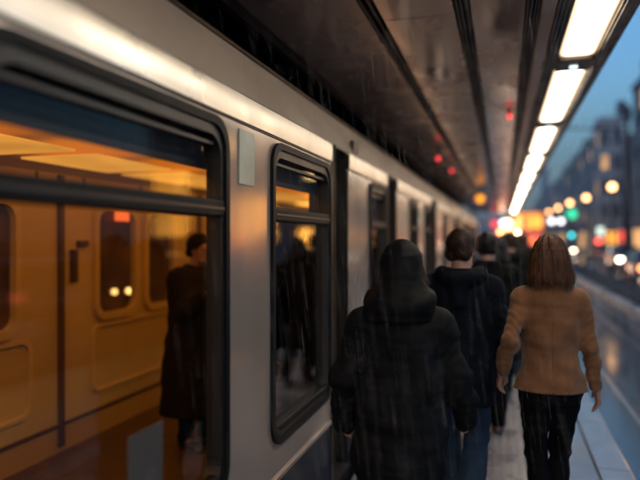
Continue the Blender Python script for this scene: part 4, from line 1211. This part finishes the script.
# ------------------------------------------------------------------ buildings
def building(name, x0, x1, y0, y1, h, fm, floors, bays, ebays, label, group=None, lit=.12, roof='flat', shop=True):
    e_ = empty(name, (x0, (y0 + y1) / 2, RD), label, 'building', group)
    z0 = RD + .12
    MB().box(x0, x1, y0, y1, z0, h).build('wall', fm, e_)
    gh = 3.4; fh = (h - z0 - gh - .5) / floors
    tr = MB()
    tr.box(x0 - .22, x1, y0 - .22, y1, h - .35, h - .05)
    tr.build('cornice', M['facade_trim'], e_)
    MB().box(x0 - .10, x1, y0 - .10, y1, z0 + gh - .12, z0 + gh + .1).build('string_course', M['facade_trim'], e_)
    wm = {}
    def win(cx, cyy, cz_, along, ww, hh):
        key = (along, round(ww, 2), round(hh, 2), random.random() < lit)
        if key not in wm:
            b = MB()
            if along == 'y':
                b.box(-.07, -.002, -ww / 2 - .1, ww / 2 + .1, -hh / 2 - .16, -hh / 2, 0); b.box(-.05, -.002, -ww / 2 - .1, -ww / 2, -hh / 2, hh / 2, 0); b.box(-.05, -.002, ww / 2, ww / 2 + .1, -hh / 2, hh / 2, 0); b.box(-.06, -.002, -ww / 2 - .1, ww / 2 + .1, hh / 2, hh / 2 + .14, 0)
                b.box(-.02, -.002, -ww / 2, ww / 2, -hh / 2, hh / 2, 1); b.box(-.04, -.021, -.03, .03, -hh / 2, hh / 2, 0); b.box(-.038, -.021, -ww / 2, ww / 2, -.03, .03, 0)
            else:
                b.box(-ww / 2 - .1, ww / 2 + .1, -.07, -.002, -hh / 2 - .16, -hh / 2, 0); b.box(-ww / 2 - .1, -ww / 2, -.05, -.002, -hh / 2, hh / 2, 0); b.box(ww / 2, ww / 2 + .1, -.05, -.002, -hh / 2, hh / 2, 0); b.box(-ww / 2 - .1, ww / 2 + .1, -.06, -.002, hh / 2, hh / 2 + .14, 0)
                b.box(-ww / 2, ww / 2, -.02, -.002, -hh / 2, hh / 2, 1); b.box(-.03, .03, -.04, -.021, -hh / 2, hh / 2, 0); b.box(-ww / 2, ww / 2, -.038, -.021, -.03, .03, 0)
            o = b.build('window', [M['facade_trim'], M['win_lit'] if key[3] else M['win_dark']])
            o.parent = e_; wm[key] = o
        else:
            o = wm[key].copy(); COL.objects.link(o); o.parent = e_
        wl = wloc(e_); o.location = (cx - wl.x, cyy - wl.y, cz_ - wl.z)
    for fl in range(floors):
        zc = z0 + gh + fh * (fl + .52)
        for b in range(bays):
            win(x0, y0 + (y1 - y0) * (b + .5) / bays, zc, 'y', min(1.2, (y1 - y0) / bays * .5), fh * .56)
        for b in range(ebays):
            win(x0 + (x1 - x0) * (b + .5) / ebays, y0, zc, 'x', min(1.2, (x1 - x0) / ebays * .5), fh * .56)
    if shop:
        n = max(2, int((y1 - y0) / 5))
        for k in range(n):
            ya = y0 + (y1 - y0) * (k + .12) / n; yb = y0 + (y1 - y0) * (k + .88) / n
            sf = MB().box(x0 - .06, x0 - .002, ya - .1, yb + .1, z0 + .02, z0 + 2.75).build('shopfront', M['steel_dark'], e_)
            MB().box(x0 - .075, x0 - .061, ya, yb, z0 + .5, z0 + 2.6).build('display_window', M[random.choice(['win_dark', 'win_dark', 'win_lit', 'win_dark'])], sf)
    if roof == 'mansard':
        MB().extrude([[(x0 + .1, y0 + .1, h - .04), (x1, y0 + .1, h - .04), (x1, y1 - .1, h - .04), (x0 + .1, y1 - .1, h - .04)], [(x0 + 1.5, y0 + 1.3, h + 2.4), (x1 - 1, y0 + 1.3, h + 2.4), (x1 - 1, y1 - 1.3, h + 2.4), (x0 + 1.5, y1 - 1.3, h + 2.4)]]).build('roof', M['roof_slate'], e_)
        for k in range(max(2, bays // 2)):
            yy = y0 + (y1 - y0) * (k + .5) / max(2, bays // 2)
            d_ = MB().box(x0 + .25, x0 + 1.6, yy - .55, yy + .55, h + .3, h + 1.7).build('dormer', M['facade_trim'], e_)
            MB().box(x0 + .235, x0 + .249, yy - .35, yy + .35, h + .5, h + 1.5).build('pane', M['win_dark'], d_)
        top = h + 2.4
    else:
        MB().box(x0, x1, y0, y1, h + .001, h + .5).build('parapet', fm, e_)
        top = h + .5
    for k in range(3):
        yy = y0 + (y1 - y0) * (k + .3 + .3 * random.random()) / 3; xx = x0 + random.uniform(1.5, 3.0)
        c_ = MB().box(xx, xx + .8, yy, yy + 1.3, top + .001, top + random.uniform(1.0, 2.0)).build('chimney', M['roof_slate'], e_)
    return e_
building('dark_building', 11.2, 22, 39, 61.5, 15.2, BW[0], 4, 8, 3, 'tall dark building cut by the right edge of the picture', lit=.13, roof='mansard')
building('pale_building', 10.2, 12.65, 75, 79.4, 14.6, BW[1], 4, 2, 2, 'narrow pale rendered building standing forward of the dark row', lit=.13)
building('brick_building', 13.0, 21, 62.3, 74.6, 12.2, BW[2], 3, 4, 3, 'lower dark building between the tall dark one and the pale one', lit=.1, roof='mansard')
building('grey_building', 10.2, 20, 80, 99.6, 13.4, BW[3], 4, 6, 3, 'grey terrace building just beyond the pale narrow building', lit=.13)
building('terrace_building', 10.0, 20, 100.2, 124.5, 12.6, BW[4], 4, 7, 3, 'stepped down terrace building midway along the street', lit=.13, roof='mansard')
building('terrace_building', 9.8, 20, 125.2, 158, 12.4, BW[5], 4, 9, 3, 'far terrace building just before the thin tower', lit=.13)
building('terrace_building', 9.6, 20, 164, 220, 11.5, BW[6], 4, 12, 3, 'farthest terrace building beyond the thin tower', lit=.13, roof='mansard')
building('low_station_building', -16, -6.5, 62, 120, 5.2, BW[1], 1, 3, 4, 'low pale building beyond the end of the train', lit=.13, shop=False)
building('end_building', -14, 9, 250, 262, 9.5, BW[5], 3, 2, 10, 'low bluish building closing the far end of the street', lit=.1, shop=False)
# thin tower
e = empty('thin_tower', (9.6, 160.5, RD), 'thin dark tower standing against the sky above the terrace', 'tower')
MB().extrude([[(8.7 + i, 159.5 + i, RD), (10.7 - i, 159.5 + i, RD), (10.7 - i, 161.5 - i, RD), (8.7 + i, 161.5 - i, RD)] if k == 0 else [(8.7 + i, 159.5 + i, z_), (10.7 - i, 159.5 + i, z_), (10.7 - i, 161.5 - i, z_), (8.7 + i, 161.5 - i, z_)] for k, (i, z_) in enumerate(((0, RD), (.1, 14), (.2, 18)))]).build('shaft', BW[6], e)
MB().box(8.6, 10.8, 159.4, 161.6, 18.001, 18.5).build('cap', M['roof_slate'], e)

# lit shop signs fixed to posts and fronts
def shop_sign(x, y, z, wx, hz, mt, label):
    e_ = empty('shop_sign', (x, y, RD), label, 'sign', 'lit shop signs on the right-hand pavement')
    MB().tube((x, y + .14, RD + .12), (x, y + .14, z + hz / 2), .04).build('post', M['lamp_post'], e_, smooth=True)
    MB().box(x - wx / 2 - .05, x + wx / 2 + .05, y + .0, y + .10, z - hz / 2 - .05, z + hz / 2 + .05).build('casing', M['lamp_post'], e_, bevel=.02)
    MB().box(x - wx / 2, x + wx / 2, y - .03, y - .001, z - hz / 2, z + hz / 2).build('sign_face', M[mt], e_, bevel=.012)
shop_sign(9.3, 67.3, 2.3, .6, .8, 'shop_white', 'pale green white lit sign over the red one')
shop_sign(8.85, 65.1, 1.35, .5, .4, 'tail_lamp', 'low red lit sign left of the big orange one')
shop_sign(9.9, 64.5, 1.65, .9, 1.2, 'shop_orange', 'big orange lit sign on the right pavement')
shop_sign(10.6, 63.6, 1.8, .35, 1.1, 'shop_red', 'narrow red lit sign right of the orange one')
shop_sign(9.55, 36.8, 1.45, .5, 1.6, 'shop_orange_near', 'narrow upright amber sign just outside the right edge of view')
for x, y, lb in ((9.95, 37.3, 'small amber bollard lamp outside the view, farther from the kerb'), (9.30, 39.0, 'small amber bollard lamp outside the view, beside the kerb')):
    e = empty('bollard_lamp', (x, y, RD + .12), lb, 'bollard lamp', 'bollard lamps on the right pavement')
    MB().lathe((x, y, RD + .12), [(.09, 0), (.08, .08), (.06, .12), (.055, 1.05)], 12).build('post', M['lamp_post'], e, smooth=True)
    MB().ball((x, y, 1.05), .14).build('globe', M['globe_near'], e, smooth=True)
shop_sign(10.2, 31.0, 2.6, 1.3, 2.4, 'shop_orange_near', 'tall orange sign outside the right edge of view')
shop_sign(10.4, 22.0, 3.0, 1.6, 2.6, 'shop_orange_near', 'tall orange sign beside the camera, outside the view')
shop_sign(9.9, 26.5, 1.5, .8, .8, 'shop_red', 'small red sign beside the camera, outside the view')

# ------------------------------------------------------------------ damp haze along the street
hz = MB().box(-60, 90, 39.5, 262, RD - .002, 34).build('haze', None)
hz.data.materials.clear()
hm = bpy.data.materials.new('haze'); hm.use_nodes = True
hn = hm.node_tree; hn.nodes.remove(hn.nodes['Principled BSDF'])
vs_ = hn.nodes.new('ShaderNodeVolumeScatter'); vs_.inputs['Color'].default_value = (.62, .80, 1, 1); vs_.inputs['Density'].default_value = .006; vs_.inputs['Anisotropy'].default_value = .2
hn.links.new(vs_.outputs[0], hn.nodes['Material Output'].inputs['Volume'])
hz.data.materials.append(hm); tag(hz, kind='stuff')
cy.volume_bounces = 0
# ------------------------------------------------------------------ rain
rn = MB(); rr = random.Random(3)
for _ in range(9000):
    d = rr.uniform(1.7, 7.5); t = rr.uniform(-.56, .58)
    x = t * d * math.cos(YAW) - d * math.sin(YAW); y = d * math.cos(YAW) + t * d * math.sin(YAW)
    if x < -1.02: continue
    z = rr.uniform(.1, 3.0)
    ln = rr.uniform(.08, .20); r_ = .00034
    tx = x - ln * .12
    n = 3
    vs = [(x + r_ * math.cos(2.09 * k), y + r_ * math.sin(2.09 * k), z) for k in range(n)] + [(tx + r_ * .5 * math.cos(2.09 * k), y + r_ * .5 * math.sin(2.09 * k), z + ln) for k in range(n)]
    rn.add(vs, [(k, (k + 1) % n, n + (k + 1) % n, n + k) for k in range(n)])
tag(rn.build('rain', M['rain_water']), kind='stuff')
